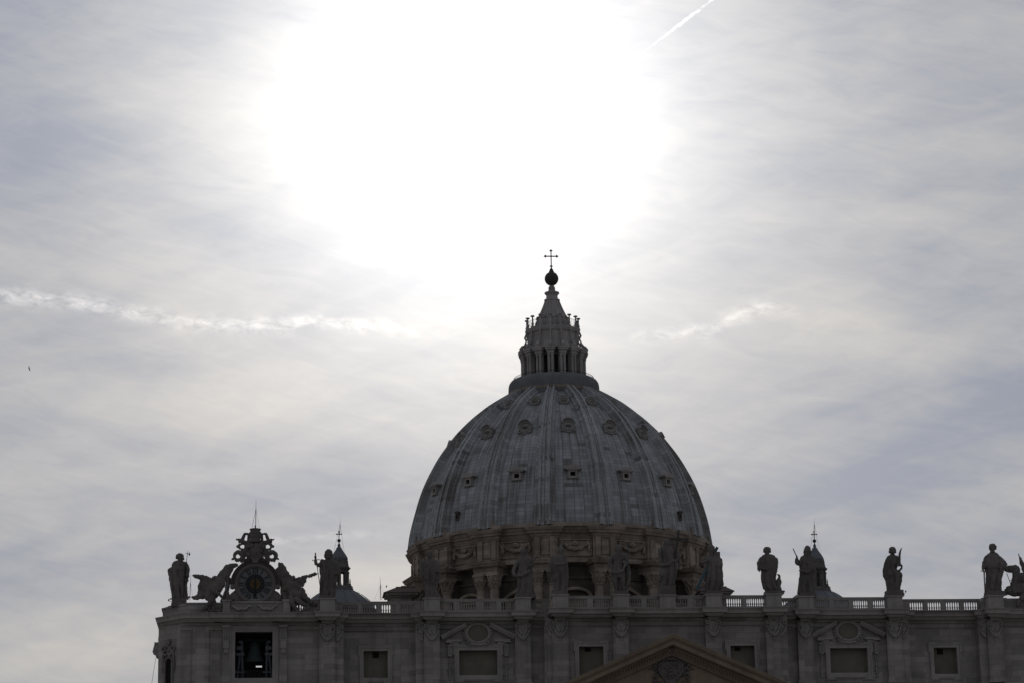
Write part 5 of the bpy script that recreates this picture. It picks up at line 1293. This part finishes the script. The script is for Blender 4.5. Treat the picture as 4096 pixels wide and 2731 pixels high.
# 11 palm
z11 = Z(3450, 2100, .27466)
T, S = statue('beardless caped stone statue carrying a slim palm frond, alone against the sky', z11, YO, 335, 592, 1010)
S.rows([(425, 405, 462), (438, 378, 490), (465, 350, 515), (510, 330, 528), (560, 314, 530), (600, 304, 505), (640, 298, 495), (670, 297, 545), (700, 298, 574), (730, 300, 580), (765, 315, 575), (800, 335, 572), (850, 344, 560), (900, 352, 550), (960, 358, 548)], .6, 100, .09, 8, 16)
S.head(437, 368, 44, 52, .2, 'curly', False, 37)
S.t((500, 460, 0, 24), (530, 530, 40, 24), (548, 572, 60, 20), (505, 580, 80, 18)); S.t((545, 565, 30, 14), (570, 585, 30, 13), (570, 620, 40, 13), (545, 650, 60, 13), (515, 660, 70, 14)); S.hand(505, 655, 80, 12, -1, .6)
S.finish('body', T, seed=11.0); plinth(T, S, 338, 580, 950, 1008)
bar(S, [(540, 570, 60), (543, 500, 60), (538, 440, 60), (546, 390, 60), (560, 350, 60), (576, 322, 60)], [11, 14, 18, 15, 10, 2], 'palm_frond', T, STAT)
# 12 saw
T, S = statue('bearded stone statue resting its hand on a long toothed saw', z11, YO, 1790, 2055, 1005)
S.rows([(395, 1850, 1950), (412, 1828, 1970), (440, 1802, 1995), (480, 1786, 2040), (520, 1766, 2070), (565, 1752, 2092), (610, 1752, 2085), (650, 1785, 2062), (690, 1795, 2048), (720, 1799, 2042), (800, 1796, 2030), (900, 1790, 2018), (965, 1790, 2025)], .6, 100, .09, 8, 18)
S.head(1892, 322, 47, 54, .3, 'curly', True, 41); S.e(1940, 318, 0, 12, 20, 26)
S.t((1800, 460, 0, 26), (1765, 560, 30, 26), (1755, 630, 50, 18)); S.hand(1755, 655, 55, 13, 3.1, .6); S.t((2050, 520, 0, 30), (2085, 570, 20, 26), (2000, 610, 70, 24))
S.finish('body', T, seed=13.0); plinth(T, S, 1790, 2052, 965, 1004)
sa = bar(S, [(1722, 660, 62), (1800, 662, 62)], [6, 7], 'saw', T, IRON)
pts = [(1766, 664), (1781, 668), (1784, 820), (1786, 992), (1776, 994)]
yy = 985
while yy > 680: xx = 1756+(yy-680)*.052; pts += [(xx+10, yy), (xx, yy-11)]; yy -= 17
q = [S.P(x, y, 62) for x, y in pts]; obj('saw_blade', MB().prism([(p.x, p.z) for p in q][::-1], q[0].y-.025, q[0].y+.025), IRON, sa)

# reclining winged figures beside the clocks
zA = Z(740, 2200, .16579)
T = thing('angel_statue', 'reclining winged figure left of the clock, one leg hanging over the parapet', 'angel statue', zA.p(600, 1220, 2.6), 'winged figures beside the clocks')
S = Sculpt(zA, 2.7)
S.t((610, 760, 0, 85), (590, 900, 10, 105), (560, 1080, 30, 105)); S.t((800, 760, 0, 130), (760, 900, 0, 150), (700, 1050, 10, 120)); S.head(722, 680, 58, 62, .6, 'curly', False, 51)
S.t((560, 720, -60, 55), (430, 760, -60, 75), (400, 860, -50, 92), (400, 980, -40, 92), (350, 1090, -30, 75), (270, 1150, -20, 55), (150, 1125, 0, 28), (70, 1130, 10, 30), (60, 1180, 10, 20))
S.t((640, 880, 90, 45), (700, 990, 140, 42), (820, 1060, 120, 40), (880, 1110, 90, 30)); S.hand(890, 1130, 90, 26, 2.6, .7)
S.t((560, 1130, 100, 85), (640, 1190, 170, 70), (600, 1270, 160, 60), (520, 1360, 130, 42), (450, 1400, 130, 36), (410, 1440, 150, 26)); S.t((640, 1150, 60, 90), (700, 1280, 90, 60), (720, 1350, 90, 50))
rg = random.Random(5)
for k in range(30): S.e(rg.uniform(560, 900), rg.uniform(1330, 1500), 60+rg.uniform(0, 50), rg.uniform(30, 55), 50, rg.uniform(28, 50))
S.t((880, 1230, 60, 25), (930, 1320, 60, 30), (980, 1340, 60, 12))
S.e(500, 880, -10, 150, 110, 190).e(660, 900, 0, 190, 110, 210).e(880, 760, -10, 110, 90, 160).e(420, 1090, -10, 110, 80, 90)
S.finish('body', T, fold=.06, seed=21.0)
W = Sculpt(zA, 2.9)
W.t((168, 600, 0, 8), (215, 608, 0, 36), (290, 628, 0, 56), (350, 645, 0, 60), (430, 660, 0, 85), (520, 700, 0, 85), (600, 740, 0, 90), flat=.5)
W.e(390, 690, 0, 40, 25, 25).e(360, 735, 0, 14, 14, 14); W.finish('wing', T, fold=.05, seed=22.0)
W = Sculpt(zA, 2.9)
W.t((780, 720, 0, 80), (870, 600, 0, 85), (950, 490, 0, 85), (1040, 410, 0, 85), (1150, 370, 0, 66), (1240, 350, 0, 46), flat=.5); W.t((880, 760, 0, 80), (950, 640, 0, 95), (1020, 530, 0, 100), (1090, 440, 0, 80), flat=.5)
W.finish('wing', T, fold=.06, seed=23.0)
bar(S, [(1030, 830, 40), (950, 1040, 70), (855, 1230, 90)], [24, 20, 16], 'trumpet', T, STAT)
bar(S, [(950, 850, 30), (1000, 830, 30), (960, 900, 30), (980, 850, 30)], 6, 'brace', T, IRON)
zB = Z(1080, 2220, .1531)
T = thing('angel_statue', 'reclining winged figure right of the clock with one wing stretched level', 'angel statue', zB.p(700, 1230, 2.6), 'winged figures beside the clocks')
S = Sculpt(zB, 2.7)
S.t((540, 760, 0, 120), (560, 880, 20, 135), (620, 1000, 40, 140), (740, 1030, 40, 120)); S.head(602, 590, 55, 60, -.5, 'curly', False, 53)
S.t((820, 900, 0, 75), (890, 990, 10, 70), (940, 1015, 10, 30)); S.t((820, 1040, 10, 110), (960, 1140, 20, 75), (1060, 1230, 30, 60), (1180, 1290, 20, 60))
S.t((470, 830, 80, 50), (380, 880, 110, 44), (300, 880, 110, 36)); S.hand(280, 880, 110, 26, -1.5, .6)
S.t((540, 1100, 110, 75), (570, 1230, 170, 66), (640, 1350, 140, 50), (680, 1440, 120, 40), (740, 1460, 150, 32)); S.t((680, 1130, 90, 85), (780, 1210, 130, 70), (900, 1290, 90, 50), (980, 1300, 60, 40))
for k in range(26): S.e(rg.uniform(380, 760), rg.uniform(1250, 1480), 30+rg.uniform(0, 50), rg.uniform(35, 60), 50, rg.uniform(35, 60))
S.t((340, 1000, 60, 60), (400, 1150, 60, 45), (470, 1330, 60, 36))
S.e(440, 720, -20, 150, 80, 160).e(390, 950, 0, 120, 80, 170).e(430, 1180, 0, 140, 70, 170).e(640, 820, -20, 180, 90, 150).e(880, 1180, -20, 180, 80, 90)
S.finish('body', T, fold=.06, seed=24.0)
W = Sculpt(zB, 2.95)
W.t((1262, 455, 0, 12), (1190, 480, 0, 48), (1080, 525, 0, 48), (980, 550, 0, 50), (860, 590, 0, 62), (730, 650, 0, 80), (620, 690, 0, 80), flat=.5)
W.t((800, 660, 0, 90), (850, 720, 0, 70), (850, 800, 0, 30), flat=.5); W.t((860, 620, 0, 60), (920, 640, 0, 40), (930, 690, 0, 26), flat=.5); W.finish('wing', T, fold=.06, seed=25.0)
W = Sculpt(zB, 2.95)
W.t((270, 220, 0, 60), (310, 330, 0, 95), (390, 450, 0, 95), (470, 560, 0, 95), (540, 650, 0, 90), flat=.5)
for a, b in (((290, 200), (345, 212)), ((330, 260), (392, 262)), ((360, 300), (425, 298)), ((270, 190), (290, 155))): W.t((*a, 0, 26), (*b, 0, 5), flat=.5)
W.t((220, 380, 0, 80), (280, 560, 0, 90), (330, 720, 0, 90), flat=.5); W.finish('wing', T, fold=.06, seed=26.0)
zD = Z(4000, 2190, .18497)
T = thing('angel_statue', 'winged figure cut by the right picture edge with a raised wing tip', 'angel statue', zD.p(420, 1040, 2.6), 'winged figures beside the clocks')
S = Sculpt(zD, 2.8)
S.t((340, 520, 0, 70), (340, 640, 0, 70), (330, 740, 20, 85), (300, 860, 30, 95)); S.t((160, 940, 30, 60), (280, 940, 40, 110), (420, 900, 40, 140), (560, 900, 40, 150)); S.t((560, 700, 0, 130), (620, 560, 0, 110)); S.head(600, 430, 56, 62, -.4, 'curly', False, 57)
S.t((520, 1030, 110, 70), (480, 1080, 140, 60), (400, 1190, 130, 42), (380, 1240, 140, 36)); S.t((180, 860, 30, 40), (150, 920, 30, 40), (130, 990, 30, 36))
S.t((620, 1000, 60, 90), (700, 1150, 60, 70)); S.e(420, 860, 0, 140, 90, 130).e(480, 680, -10, 120, 80, 150)
S.finish('body', T, fold=.06, seed=27.0)
W = Sculpt(zD, 3.0)
W.t((90, 430, 0, 45), (150, 455, 0, 72), (240, 455, 0, 78), (330, 440, 0, 75), (400, 480, 0, 40), flat=.5); W.t((330, 430, 0, 70), (370, 460, 0, 70), (360, 540, 0, 70), flat=.5); W.finish('wing', T, fold=.05, seed=28.0)
W = Sculpt(zD, 3.0)
W.t((395, 130, 0, 14), (425, 200, 0, 28), (455, 290, 0, 42), (490, 380, 0, 55), (540, 480, 0, 60), (600, 560, 0, 70), flat=.5); W.finish('wing', T, fold=.05, seed=29.0)
bar(S, [(143, 540, 20), (208, 715, 20), (235, 790, 20)], 7, 'brace', T, IRON); bar(S, [(208, 710, 20), (290, 685, 10)], 7, 'brace', T, IRON)

# ------------------------------------------------------------------ clock with crest
zK = Z(900, 2090, .22326); YK = 2.75
K = Sculpt(zK, YK); u = K.u; kc = K.P(540, 1092)
CL = thing('clock', 'great round roman numeral clock crowned by a tiara and scrolled keys', 'clock', (kc.x, kc.y, ZC+1.3))
m = MB().torus(kc, 336*u, 38*u, 72, 10, rd=.28).torus(kc, 302*u, 10*u, 72, 6, rd=.14).torus(kc, 368*u, 9*u, 72, 6, rd=.3)
obj('stone_ring', m, STAT, CL, True)
def disc(r, y0, y1, n=64): return MB().prism([(kc.x+r*math.cos(2*pi*k/n), kc.z+r*math.sin(2*pi*k/n)) for k in range(n)], kc.y+y0, kc.y+y1)
obj('back_plate', disc(340*u, .12, .45), STAT, CL)
obj('dial', disc(296*u, .0, .12), DIAL, CL)
obj('dial_ring', MB().torus((kc.x, kc.y, kc.z), 293*u, 4*u, 72, 6, rd=.03).torus((kc.x, kc.y, kc.z), 180*u, 6*u, 72, 6, rd=.03), DIAL, CL)
obj('dial_centre', disc(174*u, -.04, 0), BLUE, CL)
obj('gilt_sun', disc(98*u, -.07, -.04), GOLD, CL)
st = MB()
for k in range(12): a_ = 2*pi*k/12+.26; st.ell((kc.x+138*u*math.cos(a_), kc.y-.04, kc.z+138*u*math.sin(a_)), 6*u, .02, 6*u, 8, 4)
obj('star_studs', st, DIAL, CL)
NUM = ['XII', 'I', 'II', 'III', 'IIII', 'V', 'VI', 'VII', 'VIII', 'IX', 'X', 'XI']
def numeral(txt, a_):
    m = MB(); W_ = {'I': 22, 'V': 44, 'X': 46}; gap = 7; tot = sum(W_[c] for c in txt)+gap*(len(txt)-1); sc = min(1, 105/tot) if tot > 105 else 1
    x = -tot*sc/2; h0, h1 = 192, 285
    R = Vector((math.sin(a_), 0, math.cos(a_))); Tn = Vector((math.cos(a_), 0, -math.sin(a_)))
    def quad(p):
        v = [kc+R*(q[1]*u)+Tn*(q[0]*u)+Vector((0, -.025, 0)) for q in p]; v += [q+Vector((0, .025, 0)) for q in v]
        m.add(v, [(0, 1, 2, 3), (7, 6, 5, 4), (0, 4, 5, 1), (1, 5, 6, 2), (2, 6, 7, 3), (3, 7, 4, 0)])
    for c in txt:
        w_ = W_[c]*sc; a, b = x, x+w_
        if c == 'I': k = 7*sc; mid = (a+b)/2; quad([(mid-k, h0), (mid+k, h0), (mid+k, h1), (mid-k, h1)])
        elif c == 'V': quad([(a, h1), (a+15*sc, h1), ((a+b)/2+7*sc, h0), ((a+b)/2-6*sc, h0)]); quad([(b-6*sc, h1), (b, h1), ((a+b)/2+4*sc, h0), ((a+b)/2-2*sc, h0)])
        else: quad([(a, h1), (a+15*sc, h1), (b, h0), (b-15*sc, h0)]); quad([(b-6*sc, h1), (b, h1), (a+6*sc, h0), (a, h0)])
        quad([(a+1, h1-3), (b-1, h1-3), (b-1, h1+1), (a+1, h1+1)]); quad([(a+1, h0-1), (b-1, h0-1), (b-1, h0+3), (a+1, h0+3)]) if c != 'V' else None
        x = b+gap*sc
    return m
for k, t_ in enumerate(NUM): obj('numeral', numeral(t_, 2*pi*k/12), BLACK, CL)
hd = MB(); hz = kc.z
hd.prism([(kc.x-14*u, hz), (kc.x-10*u, hz-150*u), (kc.x-22*u, hz-185*u), (kc.x, hz-270*u), (kc.x+22*u, hz-185*u), (kc.x+10*u, hz-150*u), (kc.x+14*u, hz), (kc.x+10*u, hz+90*u), (kc.x-10*u, hz+90*u)], kc.y-.12, kc.y-.09)
obj('hand', hd, BLACK, CL); obj('hub', disc(22*u, -.15, -.07, 20), BLACK, CL)
m = MB()
for R_, r_, d_ in ((432, 14, .42), (408, 16, .36), (388, 16, .24)): m.torus((kc.x, kc.y+.15, kc.z), R_*u, r_*u, 48, 8, a0=-.12, a1=pi+.12, rd=d_)
for q in (-1, 1):
    c = K.P(540+q*405, 1145); m.box(c.x-42*u, c.x+42*u, kc.y-.25, kc.y+.5, c.z-25*u, c.z+40*u); m.ell((c.x, kc.y, c.z-20*u), 38*u, .3, 26*u)
    for k in range(16): a_ = .1+k*.09; m.box(*[v for v in (kc.x+q*398*u*math.cos(a_)-.05, kc.x+q*398*u*math.cos(a_)+.05)], kc.y-.1, kc.y+.2, kc.z+398*u*math.sin(a_)-.09, kc.z+398*u*math.sin(a_)+.09)
obj('arch_frame', m, STAT, CL, True, auto=45)
a, b = K.P(485, 722), K.P(600, 615); obj('keystone', MB().prism([(a.x+6*u, a.z), (b.x-6*u, a.z), (b.x+6*u, b.z), (a.x-6*u, b.z)], kc.y-.4, kc.y+.4), STAT, CL)
# scrolled side supports and base of the clock
S = Sculpt(zK, YK+.2)
for q in (-1, 1):
    X = lambda x: 540+q*(540-x)*-1 if q > 0 else x
    fx = lambda x: x if q < 0 else 1080-x
    S.t((fx(140), 1340, 0, 70), (fx(180), 1260, 0, 60), (fx(230), 1350, 0, 70)); S.t((fx(60), 1010, 0, 50), (fx(55), 1100, 0, 42), (fx(30), 1200, 0, 40), (fx(20), 1320, 0, 60), (fx(10), 1400, 0, 70)); S.e(fx(120), 1350, 40, 70, 50, 60)
    S.t((fx(310), 1380, 20, 40), (fx(200), 1385, 20, 50))
S.finish('side_scrolls', CL, fold=.05, seed=31.0)
a, b = K.P(80, 1440), K.P(1000, 1405); obj('base', MB().box(a.x, b.x, kc.y-.3, kc.y+.6, ZC+1.3, b.z).box(a.x+.1, b.x-.1, kc.y-.1, kc.y+.5, b.z, b.z+.25), TRIM, CL)
# crest
S = Sculpt(zK, YK+.25)
S.t((540, 600, 0, 120), (540, 520, 10, 120), (540, 430, 10, 95)); S.t((430, 600, 0, 40), (400, 520, 0, 55), (410, 420, 0, 60), (440, 350, 0, 50)); S.t((650, 600, 0, 40), (680, 520, 0, 55), (670, 420, 0, 60), (640, 350, 0, 50)); S.t((430, 610, 30, 40), (540, 625, 30, 45), (650, 610, 30, 40))
for k in range(24): S.e(rg.uniform(400, 680), rg.uniform(370, 610), 70, 34, 30, 34)
S.t((300, 690, 0, 34), (400, 650, 0, 30), (540, 640, 0, 26), (680, 650, 0, 30), (780, 690, 0, 34))
S.finish('crest_body', CL, fold=.06, seed=32.0)
tp = [(4, 40), (14, 47), (15, 58), (9, 70), (9, 86), (55, 94), (82, 112), (92, 118), (90, 150), (104, 172), (108, 190), (102, 205), (100, 235), (106, 245), (98, 270), (92, 290), (96, 300), (86, 342), (60, 350)]
c0 = K.P(542, 200)
tp2 = [(r*u, K.P(542, y).z) for r, y in tp]
tr = MB().lathe(tp2[::-1], (c0.x, kc.y+.1, 0), 24)
for k in range(16):
    a_ = 2*pi*k/16
    for rr, yy in ((100, 176), (102, 245), (92, 115)): tr.ell((c0.x+rr*u*math.sin(a_), kc.y+.1-rr*u*math.cos(a_), K.P(542, yy).z), 12*u, 12*u, 16*u, 6, 5)
obj('tiara', tr, STAT, CL, True, auto=50)
for q in (-1, 1):
    fx = lambda x: x if q < 0 else 1084-x
    S = Sculpt(zK, YK+.2)
    S.t((fx(440), 205, 0, 22), (fx(400), 195, 0, 22), (fx(352), 195, 0, 24), (fx(330), 250, 0, 30), (fx(312), 300, 0, 34), (fx(320), 350, 0, 38), flat=.7)
    S.t((fx(425), 230, 0, 26), (fx(420), 300, 0, 24), (fx(410), 360, 0, 34), flat=.7)
    S.finish('ribbon', CL, fold=.02, seed=33.0+q, voxel=.04)
    S = Sculpt(zK, YK+.1)
    S.t((fx(430), 360, 0, 30), (fx(340), 340, 0, 36), (fx(265), 315, 0, 34)); S.e(fx(250), 300, 0, 26, 26, 24); S.e(fx(212), 294, 0, 18, 20, 17); S.e(fx(255), 345, 0, 18, 18, 18); S.e(fx(285), 290, 0, 18, 18, 14)
    for a_, rr in ((.0, 22), (.9, 26), (1.8, 28), (2.7, 24), (3.6, 24), (4.5, 24), (5.4, 26)): S.e(fx(318)+62*math.cos(a_), 425+56*math.sin(a_), 0, rr, 24, rr)
    S.t(*[(fx(318)+60*math.cos(a_*.5236), 425+54*math.sin(a_*.5236), 0, 17) for a_ in range(13)])
    S.e(fx(225), 420, 0, 24, 24, 28); S.e(fx(250), 385, 0, 16, 16, 16); S.e(fx(390), 430, 0, 40, 30, 60); S.t((fx(380), 500, 0, 34), (fx(330), 480, 0, 26), (fx(290), 470, 0, 20))
    S.finish('key', CL, fold=.02, seed=35.0+q, voxel=.04)
    c = K.P(fx(240), 595); m = MB().torus((c.x, kc.y+.15, c.z), 68*u, 32*u, 28, 8, rd=.3)
    S = Sculpt(zK, YK+.15)
    S.t(*[(fx(240)+70*math.cos(a_*.3491), 592+72*math.sin(a_*.3491), 0, 33+8*math.sin(a_*.3491+2.5)) for a_ in range(19)]); S.e(fx(140), 645, 0, 22, 22, 24); S.e(fx(120), 660, 0, 9, 10, 9); S.t((fx(290), 540, 0, 40), (fx(350), 520, 0, 36), (fx(390), 540, 0, 30)); S.t((fx(260), 660, 0, 34), (fx(200), 670, 0, 28)); S.e(fx(262), 565, 0, 16, 14, 18)
    S.t((fx(205), 690, 0, 6), (fx(205), 720, 0, 6)); S.t((fx(330), 640, 0, 26), (fx(360), 600, 0, 24), (fx(345), 560, 0, 20))
    S.finish('scroll', CL, fold=.025, seed=37.0+q, voxel=.045)
    bar(K, [(fx(345), 592, 0), (fx(405), 605, 0)], 4, 'tie_rod', CL, IRON)
b = K.P(550, 88, -30); rod(b, at(600+1330*.3189, 1950+145*.3189, b.y), 'tall lightning rod with two guy wires on top of the clock tiara', [K.P(470, 130, -60), K.P(622, 110, 60), K.P(485, 100, 60)], .045)
b = z1.p(815, 1430, 6.0); rod(b, z1.p(842, 690, 6.0), 'short lightning rod between the halberd statue and the left winged figure', [z1.p(765, 1250, 6.3), z1.p(885, 1290, 5.7)])
zz = Z(1350, 2150, .3706); b = zz.p(469, 668, 30); rod(b, zz.p(460, 420, 30), 'lightning rod left of the dome turret above the balustrade', [zz.p(400, 668, 30), zz.p(525, 650, 30), zz.p(445, 668, 31)], .05)

# floodlights on bent arms beside the pedestals
def flood(z, pts, lamp, Y, label):
    P = [z.p(x, y, Y) for x, y in pts]; T = thing('floodlight', label, 'floodlight', P[0], 'floodlights beside the statues')
    obj('arm', MB().tube(P, .028, 6), IRON, T); l = z.p(*lamp, Y)
    h = obj('lamp_head', MB().lathe([(.06, -.1), (.085, 0), (.07, .1)], l, 10), IRON, T); obj('lens', MB().lathe([(.06, .101), (.045, .12)], l, 10), STEEL, h)
flood(z1, [(310, 1455), (255, 1448), (232, 1438)], (235, 1422), 3.4, 'tiny floodlight on a bent arm beside the halberd statue')
flood(z9, [(955, 1185), (990, 1162), (1008, 1145)], (1012, 1128), .4, 'tiny floodlight beside the statue with an eagle')
flood(z11, [(585, 1002), (615, 985), (628, 972)], (630, 960), 2.4, 'tiny floodlight beside the statue with a palm frond')
flood(z11, [(2040, 975), (2062, 958), (2072, 950)], (2076, 940), 2.0, 'tiny floodlight between the saw statue and the right winged figure')

# cable hanging down the left side of the facade
tag(obj('cable', MB().tube([at(637, 2522, 8), at(628, 2600, 8), at(607, 2731, 8), at(590, 2850, 8)], .02, 4), IRON, None, loc=at(607, 2731, 8)), 'thin dark cable hanging down beside the left edge of the facade', 'cable')

# birds
def bird(c, span, label, perched=False):
    T = thing('bird', label, 'bird', c); c = Vector(c)
    if perched:
        m = MB().ell(c+Vector((0, 0, .14)), .1, .16, .13).ell(c+Vector((.05, -.1, .29)), .055, .07, .06).tube([c+Vector((-.05, .1, .1)), c+Vector((-.12, .26, .02))], [.05, .02], 6)
        m.tube([c+Vector((.08, -.13, .29)), c+Vector((.12, -.18, .28))], [.018, .004], 5); obj('body', m, IRON, T, True)
        for q in (-1, 1): obj('leg', MB().tube([c+Vector((q*.03, 0, .04)), c+Vector((q*.03, 0, -.08))], .01, 4), IRON, T)
    else:
        k_ = .34; SC = lambda m_: m_.xf(lambda v: c+(v-c)*k_)
        obj('body', SC(MB().ell(c, .22, .08, .1).ell(c+Vector((-.24, 0, .03)), .08, .06, .07).tube([c+Vector((.15, 0, 0)), c+Vector((.42, 0, -.05))], [.06, .03], 6)), IRON, T, True)
        obj('wing', SC(MB().tube([c, c+Vector((-.05, -.25, .45)), c+Vector((.02, -.3, .95))], [.16, .15, .03], 8, flat=.25)), IRON, T, True)
        obj('wing', SC(MB().tube([c, c+Vector((.2, .2, -.45)), c+Vector((.42, .3, -.85))], [.16, .15, .03], 8, flat=.25)), IRON, T, True)
bird(at(116.6, 1473, 0), 1.5, 'small dark bird flying alone in the left sky')
bird(at(1350+529*.3706, 2150+533*.3706, 110.5), .5, 'small bird perched on the left roof turret', True)

# contrail: a long ragged streak of ice cloud high up and far away
def contrail():
    m, nt, b = mat_base('ice_cloud')
    out = nt.nodes['Material Output']; nt.nodes.remove(b)
    geo = nt.nodes.new('ShaderNodeNewGeometry'); n = noise_n(nt, mapn(nt, geo.outputs['Position'], (.012, .012, .012)), 1.0, 6, .65)
    tr = nt.nodes.new('ShaderNodeBsdfTransparent'); tl = nt.nodes.new('ShaderNodeBsdfTranslucent'); tl.inputs[0].default_value = (.95, .95, .95, 1)
    df = nt.nodes.new('ShaderNodeBsdfDiffuse'); df.inputs[0].default_value = (.9, .9, .9, 1); ad = nt.nodes.new('ShaderNodeMixShader'); ad.inputs[0].default_value = .25
    nt.links.new(tl.outputs[0], ad.inputs[1]); nt.links.new(df.outputs[0], ad.inputs[2])
    lw = nt.nodes.new('ShaderNodeLayerWeight'); lw.inputs[0].default_value = .5
    k = mathn(nt, 'MULTIPLY', ramp(nt, n, .38, .62), mathn(nt, 'SUBTRACT', 1.0, lw.outputs['Facing'], True)); k = mathn(nt, 'MULTIPLY', k, .75)
    mx = nt.nodes.new('ShaderNodeMixShader'); nt.links.new(k, mx.inputs[0]); nb_ = nt.nodes.new('ShaderNodeBsdfTransparent'); nb_.inputs[0].default_value = (0, 0, 0, 1); nt.links.new(nb_.outputs[0], mx.inputs[1]); nt.links.new(ad.outputs[0], mx.inputs[2]); as_ = nt.nodes.new('ShaderNodeAddShader'); nt.links.new(tr.outputs[0], as_.inputs[0]); nt.links.new(mx.outputs[0], as_.inputs[1]); nt.links.new(as_.outputs[0], out.inputs[0])
    pts = []; rad = []
    for i in range(41):
        w_ = i/40; px = 2560+(2930-2560)*w_; py = 220+(-62-220)*w_; p = at(px, py, 9000+300*w_)
        p += Vector((0, 0, 1.2*math.sin(i*1.7)+1.0*math.sin(i*.9+1))); pts.append(p); rad.append((1.0+5.6*min(1, w_*2.2))*(1+.25*math.sin(i*2.3)))
    o = obj('contrail', MB().tube(pts, rad, 12), m, None, True, loc=pts[20]); tag(o, 'thin white aircraft contrail slanting across the upper right sky', 'contrail')
contrail()
